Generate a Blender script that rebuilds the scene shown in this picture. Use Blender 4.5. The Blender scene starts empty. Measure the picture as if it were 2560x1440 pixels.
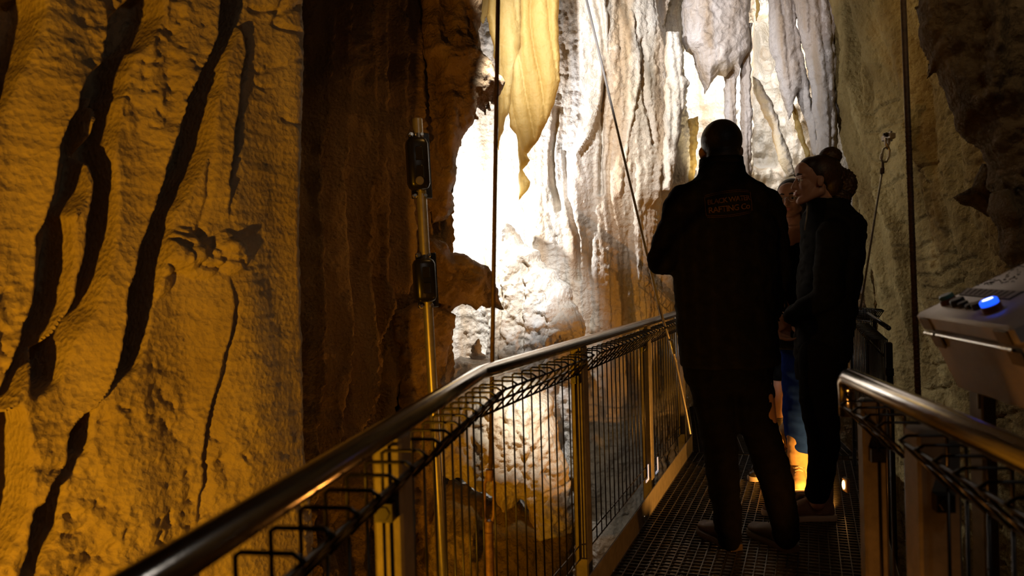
import bpy, bmesh, math, random
import numpy as np
from mathutils import Vector, Matrix
from mathutils.bvhtree import BVHTree

random.seed(7)
SC = bpy.context.scene
COL = SC.collection
# ------------------------------------------------------------------ camera
F_PX = 1900.0
HC = 1.16
ROLL = 0.028
PITCH = math.atan((720 - 704) / F_PX)
_R = Vector((math.cos(ROLL), 0, -math.sin(ROLL)))
_U0 = Vector((math.sin(ROLL), 0, math.cos(ROLL)))
_F0 = Vector((0, 1, 0))
_F = (_F0 * math.cos(PITCH) - _U0 * math.sin(PITCH)).normalized()
_U = (_U0 * math.cos(PITCH) + _F0 * math.sin(PITCH)).normalized()
CAM = Vector((0, 0, HC))
cd = bpy.data.cameras.new('camera')
cam = bpy.data.objects.new('camera', cd)
COL.objects.link(cam)
cam.matrix_world = Matrix(((_R.x, _U.x, -_F.x, CAM.x), (_R.y, _U.y, -_F.y, CAM.y),
                           (_R.z, _U.z, -_F.z, CAM.z), (0, 0, 0, 1)))
cd.sensor_width = 36.0
cd.lens = F_PX / 2560 * 36.0
cd.clip_start = 0.02
cd.dof.use_dof = True
cd.dof.focus_distance = 5.2
cd.dof.aperture_fstop = 4.5
SC.camera = cam
SC.view_settings.view_transform = 'Standard'
SC.view_settings.look = 'None'
SC.view_settings.exposure = 0.0
SC.cycles.max_bounces = 4
SC.cycles.use_adaptive_sampling = True
SC.cycles.adaptive_threshold = 0.04
SC.cycles.adaptive_min_samples = 16
SC.cycles.diffuse_bounces = 2
SC.cycles.glossy_bounces = 3
SC.cycles.transmission_bounces = 3
SC.cycles.caustics_reflective = False
SC.cycles.caustics_refractive = False


def ray(px, py):
    return _F + _R * ((px - 1280) / F_PX) + _U * ((720 - py) / F_PX)


def at(px, py, Y):
    d = ray(px, py)
    return CAM + d * (Y / d.y)


def atz(px, py, z):
    d = ray(px, py)
    return CAM + d * ((z - CAM.z) / d.z)


def atplane(px, py, p0, n):
    d = ray(px, py)
    return CAM + d * ((p0 - CAM).dot(n) / d.dot(n))


# ------------------------------------------------------------------ numpy noise
_rng = np.random.RandomState(11)
_PERM = np.concatenate([_rng.permutation(256)] * 2)
_GA = _rng.rand(256) * 2 * np.pi
_GX, _GY = np.cos(_GA), np.sin(_GA)


def noise(x, y):
    xi = np.floor(x).astype(np.int64); yi = np.floor(y).astype(np.int64)
    xf = x - xi; yf = y - yi
    xi &= 255; yi &= 255
    u = xf * xf * xf * (xf * (xf * 6 - 15) + 10)
    v = yf * yf * yf * (yf * (yf * 6 - 15) + 10)

    def g(ix, iy, dx, dy):
        h = _PERM[_PERM[ix & 255] + (iy & 255)]
        return _GX[h] * dx + _GY[h] * dy
    a = g(xi, yi, xf, yf); b = g(xi + 1, yi, xf - 1, yf)
    c = g(xi, yi + 1, xf, yf - 1); d = g(xi + 1, yi + 1, xf - 1, yf - 1)
    return ((a + u * (b - a)) + v * ((c + u * (d - c)) - (a + u * (b - a)))) * 1.5


def fbm(x, y, oct=4, gain=0.5):
    r = np.zeros_like(x); a = 1.0; f = 1.0
    for i in range(oct):
        r += a * noise(x * f + 17.3 * i, y * f - 9.1 * i)
        a *= gain; f *= 2.03
    return r


def sstep(a, b, x):
    t = np.clip((x - a) / (b - a), 0, 1)
    return t * t * (3 - 2 * t)


def dist_poly(S, Z, pts, closed=False):
    """unsigned distance to polyline, inside mask if closed"""
    pts = np.asarray(pts, float)
    best = np.full(S.shape, 1e9)
    n = len(pts)
    ins = np.zeros(S.shape, bool)
    for i in range(n if closed else n - 1):
        a = pts[i]; b = pts[(i + 1) % n]
        ab = b - a; L = ab.dot(ab) + 1e-12
        t = np.clip(((S - a[0]) * ab[0] + (Z - a[1]) * ab[1]) / L, 0, 1)
        d = (S - a[0] - t * ab[0]) ** 2 + (Z - a[1] - t * ab[1]) ** 2
        best = np.minimum(best, d)
        if closed:
            c = (a[1] > Z) != (b[1] > Z)
            with np.errstate(divide='ignore', invalid='ignore'):
                xx = (b[0] - a[0]) * (Z - a[1]) / (b[1] - a[1]) + a[0]
            ins ^= c & (S < xx)
    return np.sqrt(best), ins


# ------------------------------------------------------------------ object helpers
def tag(o, label=None, cat=None, group=None, kind=None):
    if label: o['label'] = label
    if cat: o['category'] = cat
    if group: o['group'] = group
    if kind: o['kind'] = kind
    return o


def empty(name, loc, label, cat, group=None):
    o = bpy.data.objects.new(name, None)
    o.empty_display_size = 0.1
    COL.objects.link(o)
    o.location = loc
    return tag(o, label, cat, group)


def link(name, me, mat=None, parent=None, smooth=True):
    o = bpy.data.objects.new(name, me)
    COL.objects.link(o)
    if mat: me.materials.append(mat)
    if smooth:
        me.polygons.foreach_set('use_smooth', [True] * len(me.polygons))
    if parent:
        o.parent = parent
        if parent.type == 'EMPTY':          # meshes are written in world coordinates
            o.matrix_parent_inverse = Matrix.Translation(parent.location).inverted()
    return o


def mesh_np(name, V, Fq, mat=None, parent=None, smooth=True):
    me = bpy.data.meshes.new(name)
    V = np.asarray(V, np.float32); Fq = np.asarray(Fq, np.int32)
    k = Fq.shape[1]
    me.vertices.add(len(V)); me.vertices.foreach_set('co', V.ravel())
    me.loops.add(Fq.size); me.loops.foreach_set('vertex_index', Fq.ravel())
    me.polygons.add(len(Fq))
    me.polygons.foreach_set('loop_start', np.arange(0, Fq.size, k, dtype=np.int32))
    me.polygons.foreach_set('loop_total', np.full(len(Fq), k, np.int32))
    me.update(calc_edges=True); me.validate()
    return link(name, me, mat, parent, smooth)


class MB:
    def __init__(s):
        s.v = []; s.f = []

    def add(s, vs, fs):
        n = len(s.v)
        s.v += [tuple(x) for x in vs]
        s.f += [tuple(i + n for i in f) for f in fs]
        return s

    def box(s, c, ex, ey, ez, sx, sy, sz):
        c = Vector(c); vs = []
        for k in (-1, 1):
            for j in (-1, 1):
                for i in (-1, 1):
                    vs.append(c + ex * (i * sx / 2) + ey * (j * sy / 2) + ez * (k * sz / 2))
        return s.add(vs, [(0, 2, 3, 1), (4, 5, 7, 6), (0, 1, 5, 4), (2, 6, 7, 3), (0, 4, 6, 2), (1, 3, 7, 5)])

    def bbox(s, c, ex, ey, ez, sx, sy, sz, b=0.004):
        """box bevelled on the edges that run along ez"""
        b = min(b, sx / 2.2, sy / 2.2)
        o = [(-sx/2+b, -sy/2), (sx/2-b, -sy/2), (sx/2, -sy/2+b), (sx/2, sy/2-b), (sx/2-b, sy/2), (-sx/2+b, sy/2), (-sx/2, sy/2-b), (-sx/2, -sy/2+b)]
        c = Vector(c)
        bz = min(b, sz / 3)
        rings = [(-sz/2, 1 - 2*b/max(sx, sy)), (-sz/2+bz, 1), (sz/2-bz, 1), (sz/2, 1 - 2*b/max(sx, sy))]
        vs = []
        for z, k in rings:
            for x, y in o:
                kx = (abs(x) - (b if k < 1 else 0)) * (1 if x > 0 else -1); ky = (abs(y) - (b if k < 1 else 0)) * (1 if y > 0 else -1)
                vs.append(c + ex * kx + ey * ky + ez * z)
        fs = [tuple(range(7, -1, -1)), tuple(range(24, 32))]
        for r in range(3):
            for i in range(8):
                j = (i + 1) % 8
                fs.append((r*8+i, r*8+j, r*8+8+j, r*8+8+i))
        return s.add(vs, fs)

    def tube(s, pts, r, n=10, cap=True):
        pts = [Vector(p) for p in pts]
        rs = r if isinstance(r, (list, tuple)) else [r] * len(pts)
        vs = []; fs = []
        up = None
        for i, p in enumerate(pts):
            if i == 0: t = pts[1] - p
            elif i == len(pts) - 1: t = p - pts[i - 1]
            else:
                t = (pts[i + 1] - p).normalized() + (p - pts[i - 1]).normalized()
            if t.length < 1e-9: t = pts[min(i + 1, len(pts) - 1)] - pts[i - 1]
            t.normalize()
            if up is None:
                up = Vector((0, 0, 1)) if abs(t.z) < 0.9 else Vector((1, 0, 0))
            a = t.cross(up)
            if a.length < 1e-5: a = t.orthogonal()
            a.normalize(); b = a.cross(t).normalized(); up = b
            k = 1.0
            if 0 < i < len(pts) - 1:
                ca = (pts[i+1]-p).normalized().dot((p-pts[i-1]).normalized())
                k = 1 / max(0.5, math.sqrt((1 + max(-0.5, ca)) / 2))
            for j in range(n):
                an = 2 * math.pi * j / n
                vs.append(p + (a * math.cos(an) + b * math.sin(an)) * rs[i] * k)
        for i in range(len(pts) - 1):
            for j in range(n):
                k = (j + 1) % n
                fs.append((i*n+j, i*n+k, i*n+n+k, i*n+n+j))
        if cap:
            fs.append(tuple(range(n - 1, -1, -1)))
            m = (len(pts) - 1) * n
            fs.append(tuple(range(m, m + n)))
        return s.add(vs, fs)

    def cyl(s, a, b, r, n=16):
        a = Vector(a); b = Vector(b)
        t = (b - a).normalized(); e = min(r * 0.15, (b - a).length / 4)
        return s.tube([a, a + t * e, b - t * e, b], [r - e, r, r, r - e], n)

    def ell(s, c, ax, n=16, m=10):
        """ellipsoid; ax = three axis vectors"""
        c = Vector(c); vs = [c + ax[2]]; fs = []
        for i in range(1, m):
            th = math.pi * i / m
            for j in range(n):
                ph = 2 * math.pi * j / n
                vs.append(c + ax[0] * (math.sin(th) * math.cos(ph)) + ax[1] * (math.sin(th) * math.sin(ph)) + ax[2] * math.cos(th))
        vs.append(c - ax[2]); L = len(vs) - 1
        for j in range(n):
            k = (j + 1) % n
            fs.append((0, 1 + j, 1 + k))
            fs.append((L, L - n + k, L - n + j))
            for i in range(m - 2):
                a = 1 + i * n
                fs.append((a + j, a + n + j, a + n + k, a + k))
        return s.add(vs, fs)

    def caps(s, a, b, ra, rb, n=16):
        """tapered capsule"""
        a = Vector(a); b = Vector(b); t = (b - a)
        L = t.length
        if L < 1e-6: return s.sph(a, max(ra, rb))
        t.normalize()
        pts = []; rs = []
        for k in range(1, 7):
            an = math.pi / 2 * k / 6
            pts.append(a - t * (ra * math.cos(an))); rs.append(max(ra * math.sin(an), 1e-4))
        for k in range(5, 0, -1):
            an = math.pi / 2 * k / 6
            pts.append(b + t * (rb * math.cos(an))); rs.append(max(rb * math.sin(an), 1e-4))
        # add b itself
        pts.insert(6, b); rs.insert(6, rb)
        return s.tube(pts, rs, n)

    def sph(s, c, r, n=16):
        return s.ell(c, (Vector((r, 0, 0)), Vector((0, r, 0)), Vector((0, 0, r))), n, max(8, n // 2))

    def loft(s, secs, n=24):
        """secs: (centre, axis_a, axis_b) ellipses; closed solid"""
        vs = []; fs = []
        for c, a, b in secs:
            for j in range(n):
                an = 2 * math.pi * j / n
                vs.append(Vector(c) + a * math.cos(an) + b * math.sin(an))
        for i in range(len(secs) - 1):
            for j in range(n):
                k = (j + 1) % n
                fs.append((i*n+j, i*n+k, i*n+n+k, i*n+n+j))
        fs.append(tuple(range(n - 1, -1, -1)))
        m = (len(secs) - 1) * n
        fs.append(tuple(range(m, m + n)))
        return s.add(vs, fs)

    def build(s, name, mat=None, parent=None, smooth=False, auto=True):
        me = bpy.data.meshes.new(name)
        me.from_pydata(s.v, [], s.f)
        me.update()
        bm = bmesh.new(); bm.from_mesh(me)
        bmesh.ops.recalc_face_normals(bm, faces=bm.faces)
        bm.to_mesh(me); bm.free()
        o = link(name, me, mat, parent, smooth)
        if auto and not smooth:
            me.polygons.foreach_set('use_smooth', [True] * len(me.polygons))
            me.set_sharp_from_angle(angle=math.radians(40))
        return o

    def solid(s, name, mat, parent, voxel=0.008, smooth_it=6, disp=None):
        """union by voxel remesh: one continuous smooth surface"""
        o = s.build(name, None, None, False, False)
        m = o.modifiers.new('r', 'REMESH'); m.mode = 'VOXEL'; m.voxel_size = voxel; m.use_smooth_shade = True
        if smooth_it:
            q = o.modifiers.new('s', 'SMOOTH'); q.iterations = smooth_it; q.factor = 0.5
        dg = bpy.context.evaluated_depsgraph_get()
        me = bpy.data.meshes.new_from_object(o.evaluated_get(dg))
        bpy.data.objects.remove(o)
        if disp:
            co = np.empty(len(me.vertices) * 3, np.float32); me.vertices.foreach_get('co', co); co = co.reshape(-1, 3)
            no = np.empty(len(me.vertices) * 3, np.float32); me.vertices.foreach_get('normal', no); no = no.reshape(-1, 3)
            co += no * disp(co.astype(float))[:, None]
            me.vertices.foreach_set('co', co.ravel()); me.update()
        me.name = name
        return link(name, me, mat, parent, True)


# ------------------------------------------------------------------ materials
def _nt(name):
    m = bpy.data.materials.new(name); m.use_nodes = True
    nt = m.node_tree
    return m, nt, nt.nodes['Principled BSDF']


def nd(nt, t, **k):
    n = nt.nodes.new(t)
    for a, b in k.items():
        if a in n.inputs.keys(): n.inputs[a].default_value = b
        else: setattr(n, a, b)
    return n


def ramp(nt, stops):
    r = nt.nodes.new('ShaderNodeValToRGB')
    el = r.color_ramp.elements
    while len(el) < len(stops): el.new(0.5)
    for e, (p, c) in zip(el, stops):
        e.position = p; e.color = (*c, 1)
    return r


def rock_mat(name, cols, scale=4.0, stretch=0.35, rough=0.75, bump=0.5, bscale=60, spec=0.3, trans=0.0, stain=None, grit=0.5):
    """limestone: cols = dark, mid, light albedo; vertical streaks; stain = (colour, amount)"""
    m, nt, p = _nt(name)
    L = nt.links
    tc = nd(nt, 'ShaderNodeTexCoord')
    mp = nd(nt, 'ShaderNodeMapping'); mp.inputs['Scale'].default_value = (1, 1, stretch)
    L.new(tc.outputs['Object'], mp.inputs['Vector'])
    n1 = nd(nt, 'ShaderNodeTexNoise', Scale=scale, Detail=8.0, Roughness=0.6, Distortion=0.6)
    L.new(mp.outputs['Vector'], n1.inputs['Vector'])
    r1 = ramp(nt, [(0.30, cols[0]), (0.5, cols[1]), (0.70, cols[2])])
    L.new(n1.outputs['Fac'], r1.inputs['Fac'])
    colout = r1.outputs['Color']
    if stain:
        mp2 = nd(nt, 'ShaderNodeMapping'); mp2.inputs['Scale'].default_value = (1, 1, 0.08)
        L.new(tc.outputs['Object'], mp2.inputs['Vector'])
        n2 = nd(nt, 'ShaderNodeTexNoise', Scale=scale * 2.2, Detail=5.0, Roughness=0.55)
        L.new(mp2.outputs['Vector'], n2.inputs['Vector'])
        r2 = ramp(nt, [(0.48, (0, 0, 0)), (0.66, (stain[1],) * 3)])
        L.new(n2.outputs['Fac'], r2.inputs['Fac'])
        mx = nd(nt, 'ShaderNodeMix', data_type='RGBA')
        L.new(r2.outputs['Color'], mx.inputs[0])
        L.new(colout, mx.inputs[6]); mx.inputs[7].default_value = (*stain[0], 1)
        colout = mx.outputs[2]
    L.new(colout, p.inputs['Base Color'])
    p.inputs['Roughness'].default_value = rough
    p.inputs['Specular IOR Level'].default_value = spec
    n3 = nd(nt, 'ShaderNodeTexNoise', Scale=bscale, Detail=6.0, Roughness=0.65)
    L.new(tc.outputs['Object'], n3.inputs['Vector'])
    v = nd(nt, 'ShaderNodeTexVoronoi', Scale=bscale * 0.8)
    L.new(tc.outputs['Object'], v.inputs['Vector'])
    ad = nd(nt, 'ShaderNodeMath', operation='MULTIPLY_ADD')
    L.new(v.outputs['Distance'], ad.inputs[0]); ad.inputs[1].default_value = grit
    L.new(n3.outputs['Fac'], ad.inputs[2])
    b = nd(nt, 'ShaderNodeBump', Strength=bump, Distance=0.018)
    L.new(ad.outputs[0], b.inputs['Height'])
    L.new(b.outputs['Normal'], p.inputs['Normal'])
    if trans > 0:
        tr = nd(nt, 'ShaderNodeBsdfTranslucent')
        L.new(colout, tr.inputs['Color']); L.new(b.outputs['Normal'], tr.inputs['Normal'])
        ms = nd(nt, 'ShaderNodeMixShader'); ms.inputs[0].default_value = trans
        L.new(p.outputs[0], ms.inputs[1]); L.new(tr.outputs[0], ms.inputs[2])
        L.new(ms.outputs[0], nt.nodes['Material Output'].inputs['Surface'])
    return m


def plain(name, col, rough=0.6, metal=0.0, spec=0.5, noise_amt=0.0, nscale=30, bump=0.0, bscale=200, emit=None, estr=1.0, coat=0.0):
    m, nt, p = _nt(name)
    L = nt.links
    p.inputs['Roughness'].default_value = rough
    p.inputs['Metallic'].default_value = metal
    p.inputs['Specular IOR Level'].default_value = spec
    tc = nd(nt, 'ShaderNodeTexCoord')
    n = nd(nt, 'ShaderNodeTexNoise', Scale=nscale, Detail=5.0, Roughness=0.6)
    L.new(tc.outputs['Object'], n.inputs['Vector'])
    a = max(noise_amt, 0.02)
    r = ramp(nt, [(0.3, tuple(c * (1 - a) for c in col)), (0.7, tuple(min(1, c * (1 + a)) for c in col))])
    L.new(n.outputs['Fac'], r.inputs['Fac'])
    L.new(r.outputs['Color'], p.inputs['Base Color'])
    if bump:
        n2 = nd(nt, 'ShaderNodeTexNoise', Scale=bscale, Detail=4.0)
        L.new(tc.outputs['Object'], n2.inputs['Vector'])
        b = nd(nt, 'ShaderNodeBump', Strength=bump, Distance=0.003)
        L.new(n2.outputs['Fac'], b.inputs['Height']); L.new(b.outputs['Normal'], p.inputs['Normal'])
    if emit:
        p.inputs['Emission Color'].default_value = (*emit, 1)
        p.inputs['Emission Strength'].default_value = estr
    if coat: p.inputs['Coat Weight'].default_value = coat
    return m


M = {}
M['rock_near'] = rock_mat('amber_limestone', [(0.34, 0.27, 0.16), (0.50, 0.42, 0.28), (0.60, 0.53, 0.38)], scale=3, bump=0.5, bscale=75, rough=0.7, grit=0.8)
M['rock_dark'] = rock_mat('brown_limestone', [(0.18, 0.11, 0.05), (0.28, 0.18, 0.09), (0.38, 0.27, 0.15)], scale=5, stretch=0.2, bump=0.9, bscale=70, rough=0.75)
M['rock_white'] = rock_mat('white_calcite', [(0.54, 0.45, 0.32), (0.67, 0.60, 0.50), (0.77, 0.74, 0.70)], scale=2.6, stretch=0.22, bump=0.85, bscale=45, rough=0.6, stain=((0.46, 0.29, 0.13), 0.6))
M['rock_lilac'] = rock_mat('pale_grey_calcite', [(0.40, 0.33, 0.27), (0.55, 0.49, 0.44), (0.66, 0.62, 0.60)], scale=4, stretch=0.3, bump=0.7, bscale=40, rough=0.5, stain=((0.36, 0.24, 0.12), 0.6))
M['rock_right'] = rock_mat('tan_limestone', [(0.16, 0.10, 0.030), (0.28, 0.195, 0.068), (0.42, 0.315, 0.130)], scale=3.5, stretch=0.5, bump=0.9, bscale=55, rough=0.8)
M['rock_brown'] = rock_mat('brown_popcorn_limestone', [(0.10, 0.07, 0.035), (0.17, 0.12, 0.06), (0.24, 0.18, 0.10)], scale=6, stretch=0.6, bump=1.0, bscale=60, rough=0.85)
M['curtain'] = rock_mat('honey_flowstone', [(0.46, 0.30, 0.08), (0.62, 0.44, 0.15), (0.70, 0.56, 0.25)], scale=5, stretch=0.12, bump=0.3, bscale=70, rough=0.55, trans=0.55)
M['rail'] = plain('brushed_stainless', (0.66, 0.64, 0.61), rough=0.17, metal=1.0, noise_amt=0.08, bump=0.05, bscale=300)
M['galv'] = plain('galvanised_steel', (0.20, 0.175, 0.135), rough=0.55, metal=0.35, noise_amt=0.25, nscale=25, bump=0.1)
M['wire'] = plain('black_wire', (0.014, 0.012, 0.011), rough=0.35, metal=0.3, spec=0.6)
M['grate'] = plain('grating_steel', (0.09, 0.08, 0.065), rough=0.35, metal=0.8, noise_amt=0.3, nscale=60)
M['rust'] = plain('rusted_rod', (0.09, 0.055, 0.03), rough=0.6, metal=0.3, noise_amt=0.4, nscale=80, bump=0.3)
M['rustpipe'] = plain('rusted_pipe', (0.22, 0.12, 0.06), rough=0.6, metal=0.2, noise_amt=0.4, nscale=50, bump=0.3)
M['cable'] = plain('steel_cable', (0.36, 0.33, 0.31), rough=0.4, metal=0.6, noise_amt=0.2, nscale=200)
M['black'] = plain('black_plastic', (0.012, 0.011, 0.010), rough=0.3, spec=0.5, noise_amt=0.2)
M['glassy'] = plain('dark_lens', (0.02, 0.018, 0.015), rough=0.08, spec=0.8)
M['bolt'] = plain('bright_bolt', (0.7, 0.66, 0.58), rough=0.25, metal=1.0)
M['pole'] = plain('pole_steel', (0.50, 0.46, 0.38), rough=0.38, metal=0.7, noise_amt=0.15, nscale=40)
M['console'] = plain('console_stainless', (0.58, 0.55, 0.54), rough=0.42, metal=0.4, noise_amt=0.12, nscale=14, bump=0.05)
M['plate'] = plain('plate_face', (0.32, 0.28, 0.28), rough=0.5, noise_amt=0.1)
M['ink'] = plain('dark_ink', (0.03, 0.025, 0.03), rough=0.6)
M['jacket'] = plain('black_fleece', (0.008, 0.007, 0.006), rough=0.95, spec=0.05, noise_amt=0.3, bump=0.3)
M['jacket2'] = plain('black_softshell', (0.0045, 0.005, 0.0055), rough=0.85, spec=0.08, noise_amt=0.3, bump=0.2)
M['trouser'] = plain('black_cloth', (0.005, 0.0045, 0.004), rough=0.95, spec=0.05, noise_amt=0.3, bump=0.2)
M['logo'] = plain('faded_gold_print', (0.095, 0.048, 0.016), rough=0.8, spec=0.1, noise_amt=0.35, nscale=120)
M['skin'] = plain('skin', (0.38, 0.20, 0.13), rough=0.5, spec=0.35, noise_amt=0.06, nscale=60)
M['skin_dark'] = plain('skin_tanned', (0.30, 0.16, 0.10), rough=0.5, spec=0.3, noise_amt=0.06)
M['lip'] = plain('lips', (0.42, 0.14, 0.12), rough=0.4)
M['eye'] = plain('eye_white', (0.6, 0.57, 0.53), rough=0.15)
M['iris'] = plain('dark_iris', (0.015, 0.01, 0.008), rough=0.1)
M['hair'] = plain('dark_brown_hair', (0.022, 0.012, 0.007), rough=0.5, spec=0.3, noise_amt=0.4, nscale=90, bump=0.6, bscale=120)
M['hair_blk'] = plain('black_hair', (0.010, 0.007, 0.006), rough=0.5, spec=0.3, noise_amt=0.4, bump=0.5, bscale=120)
M['shoe'] = plain('brown_leather', (0.07, 0.045, 0.028), rough=0.6, noise_amt=0.2)
M['shoe_tan'] = plain('tan_suede', (0.20, 0.12, 0.075), rough=0.9, spec=0.1, noise_amt=0.2)
M['sole'] = plain('pale_rubber', (0.45, 0.36, 0.28), rough=0.7)
M['solebrown'] = plain('brown_rubber', (0.10, 0.07, 0.04), rough=0.8)
M['khaki'] = plain('khaki_cotton', (0.30, 0.20, 0.10), rough=0.9, spec=0.1, noise_amt=0.12)
M['blue'] = plain('navy_blue_nylon', (0.006, 0.022, 0.16), rough=0.95, spec=0.04, noise_amt=0.2)
M['glass_rim'] = plain('spectacle_metal', (0.5, 0.5, 0.52), rough=0.2, metal=1.0)
M['led_blue'] = plain('lit_blue_button', (0.02, 0.05, 0.6), rough=0.3, emit=(0.01, 0.09, 1.0), estr=1.6)
M['led_white'] = plain('lit_button_core', (0.8, 0.9, 1.0), rough=0.3, emit=(0.75, 0.88, 1.0), estr=4.0)
M['btn_green'] = plain('green_button', (0.06, 0.16, 0.13), rough=0.25, coat=0.4)
M['btn_red'] = plain('dark_red_collar', (0.12, 0.03, 0.015), rough=0.4)
M['amber_led'] = plain('lit_amber_lens', (1, 0.6, 0.25), emit=(1.0, 0.48, 0.14), estr=9.0)
M['white_tag_glow'] = plain('small_white_tag', (0.75, 0.78, 0.85), rough=0.4, emit=(0.7, 0.75, 0.9), estr=0.35)  # faint emission puts light into the white of the tags


# ------------------------------------------------------------------ rock surfaces
def chaikin(p, it=3):
    p = [np.array(q, float) for q in p]
    for _ in range(it):
        q = [p[0]]
        for a, b in zip(p[:-1], p[1:]):
            q += [a * .75 + b * .25, a * .25 + b * .75]
        q.append(p[-1]); p = q
    return np.array(p)


class Wall:
    """a rock face standing on a plan curve; relief is displaced along its horizontal normal"""
    def __init__(s, plan, z0, z1, ds, dz, side=1):
        P = chaikin(plan)
        seg = np.hypot(*np.diff(P, axis=0).T)
        cs = np.concatenate([[0], np.cumsum(seg)])
        s.L = cs[-1]
        n = int(s.L / ds) + 1
        s.s = np.linspace(0, s.L, n)
        s.x = np.interp(s.s, cs, P[:, 0]); s.y = np.interp(s.s, cs, P[:, 1])
        tx = np.gradient(s.x, s.s); ty = np.gradient(s.y, s.s)
        l = np.hypot(tx, ty)
        s.nx = side * ty / l; s.ny = -side * tx / l
        s.z = np.linspace(z0, z1, int((z1 - z0) / dz) + 1)
        s.S, s.Z = np.meshgrid(s.s, s.z)
        s.D = np.zeros_like(s.S)
        s.ang = np.arctan2(s.x, s.y)
        s.WS = s.S; s.WZ = s.Z

    def warp(s, amp, fs, fz, oct=3):
        s.WS = s.S + amp * fbm(s.S * fs, s.Z * fz, oct)
        s.WZ = s.Z + amp * fbm(s.S * fs + 31, s.Z * fz + 7, oct)

    def pix(s, px, py):
        d = ray(px, py)
        a = math.atan2(d.x, d.y)
        df = s.ang - a
        cr = np.where((df[:-1] * df[1:] <= 0) & (np.abs(df[:-1]) < 1))[0]
        if len(cr):
            i = min(cr, key=lambda q: math.hypot(s.x[q], s.y[q]))
            sv = float(s.s[i] + (s.s[i + 1] - s.s[i]) * (-df[i]) / (df[i + 1] - df[i] + 1e-12))
        else:
            sv = float(s.s[int(np.argmin(np.abs(df)))])
        x = np.interp(sv, s.s, s.x); y = np.interp(sv, s.s, s.y)
        t = math.hypot(x, y) / math.hypot(d.x, d.y)
        return (sv, CAM.z + t * d.z)

    def P(s, pts):
        return [s.pix(*p) for p in pts]

    def poly(s, pts, amp, soft=0.02, grow=0.0):
        d, ins = dist_poly(s.WS, s.WZ, s.P(pts), True)
        sd = np.where(ins, d, -d) + grow
        s.D += amp * sstep(-soft * .3, soft, sd)

    def ridge(s, pts, w, amp, power=1.0):
        d, _ = dist_poly(s.WS, s.WZ, s.P(pts))
        k = np.clip(1 - d / w, 0, 1) ** power
        s.D += amp * k * k * (3 - 2 * k)

    def step(s, pts, amp, w=0.02, fade=0.6):
        """drapery lip: the left of the line stands proud, fading away to the left"""
        P = s.P(pts)
        P = sorted(P, key=lambda q: q[1])
        zs = [q[1] for q in P]; ss = [q[0] for q in P]
        e = np.interp(s.WZ, zs, ss)
        f = sstep(zs[0] - .15, zs[0] + .02, s.WZ) * (1 - sstep(zs[-1] - .02, zs[-1] + .15, s.WZ))
        x = e - s.WS
        s.D += f * amp * np.where(x > 0, np.exp(-x / fade) * sstep(0, w, x), 0)

    def blob(s, px, py, r, amp):
        c = s.pix(px, py)
        d = np.hypot(s.WS - c[0], s.WZ - c[1])
        s.D += amp * np.sqrt(np.clip(1 - (d / r) ** 2, 0, 1))

    def build(s, name, mat):
        X = s.x[None, :] + s.nx[None, :] * s.D
        Y = s.y[None, :] + s.ny[None, :] * s.D
        V = np.stack([X, Y, s.Z], -1).reshape(-1, 3)
        nz, ns = s.S.shape
        idx = np.arange(nz * ns).reshape(nz, ns)
        Fq = np.stack([idx[:-1, :-1], idx[:-1, 1:], idx[1:, 1:], idx[1:, :-1]], -1).reshape(-1, 4)
        o = mesh_np(name, V, Fq, mat)
        o['kind'] = 'structure'
        return o


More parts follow.
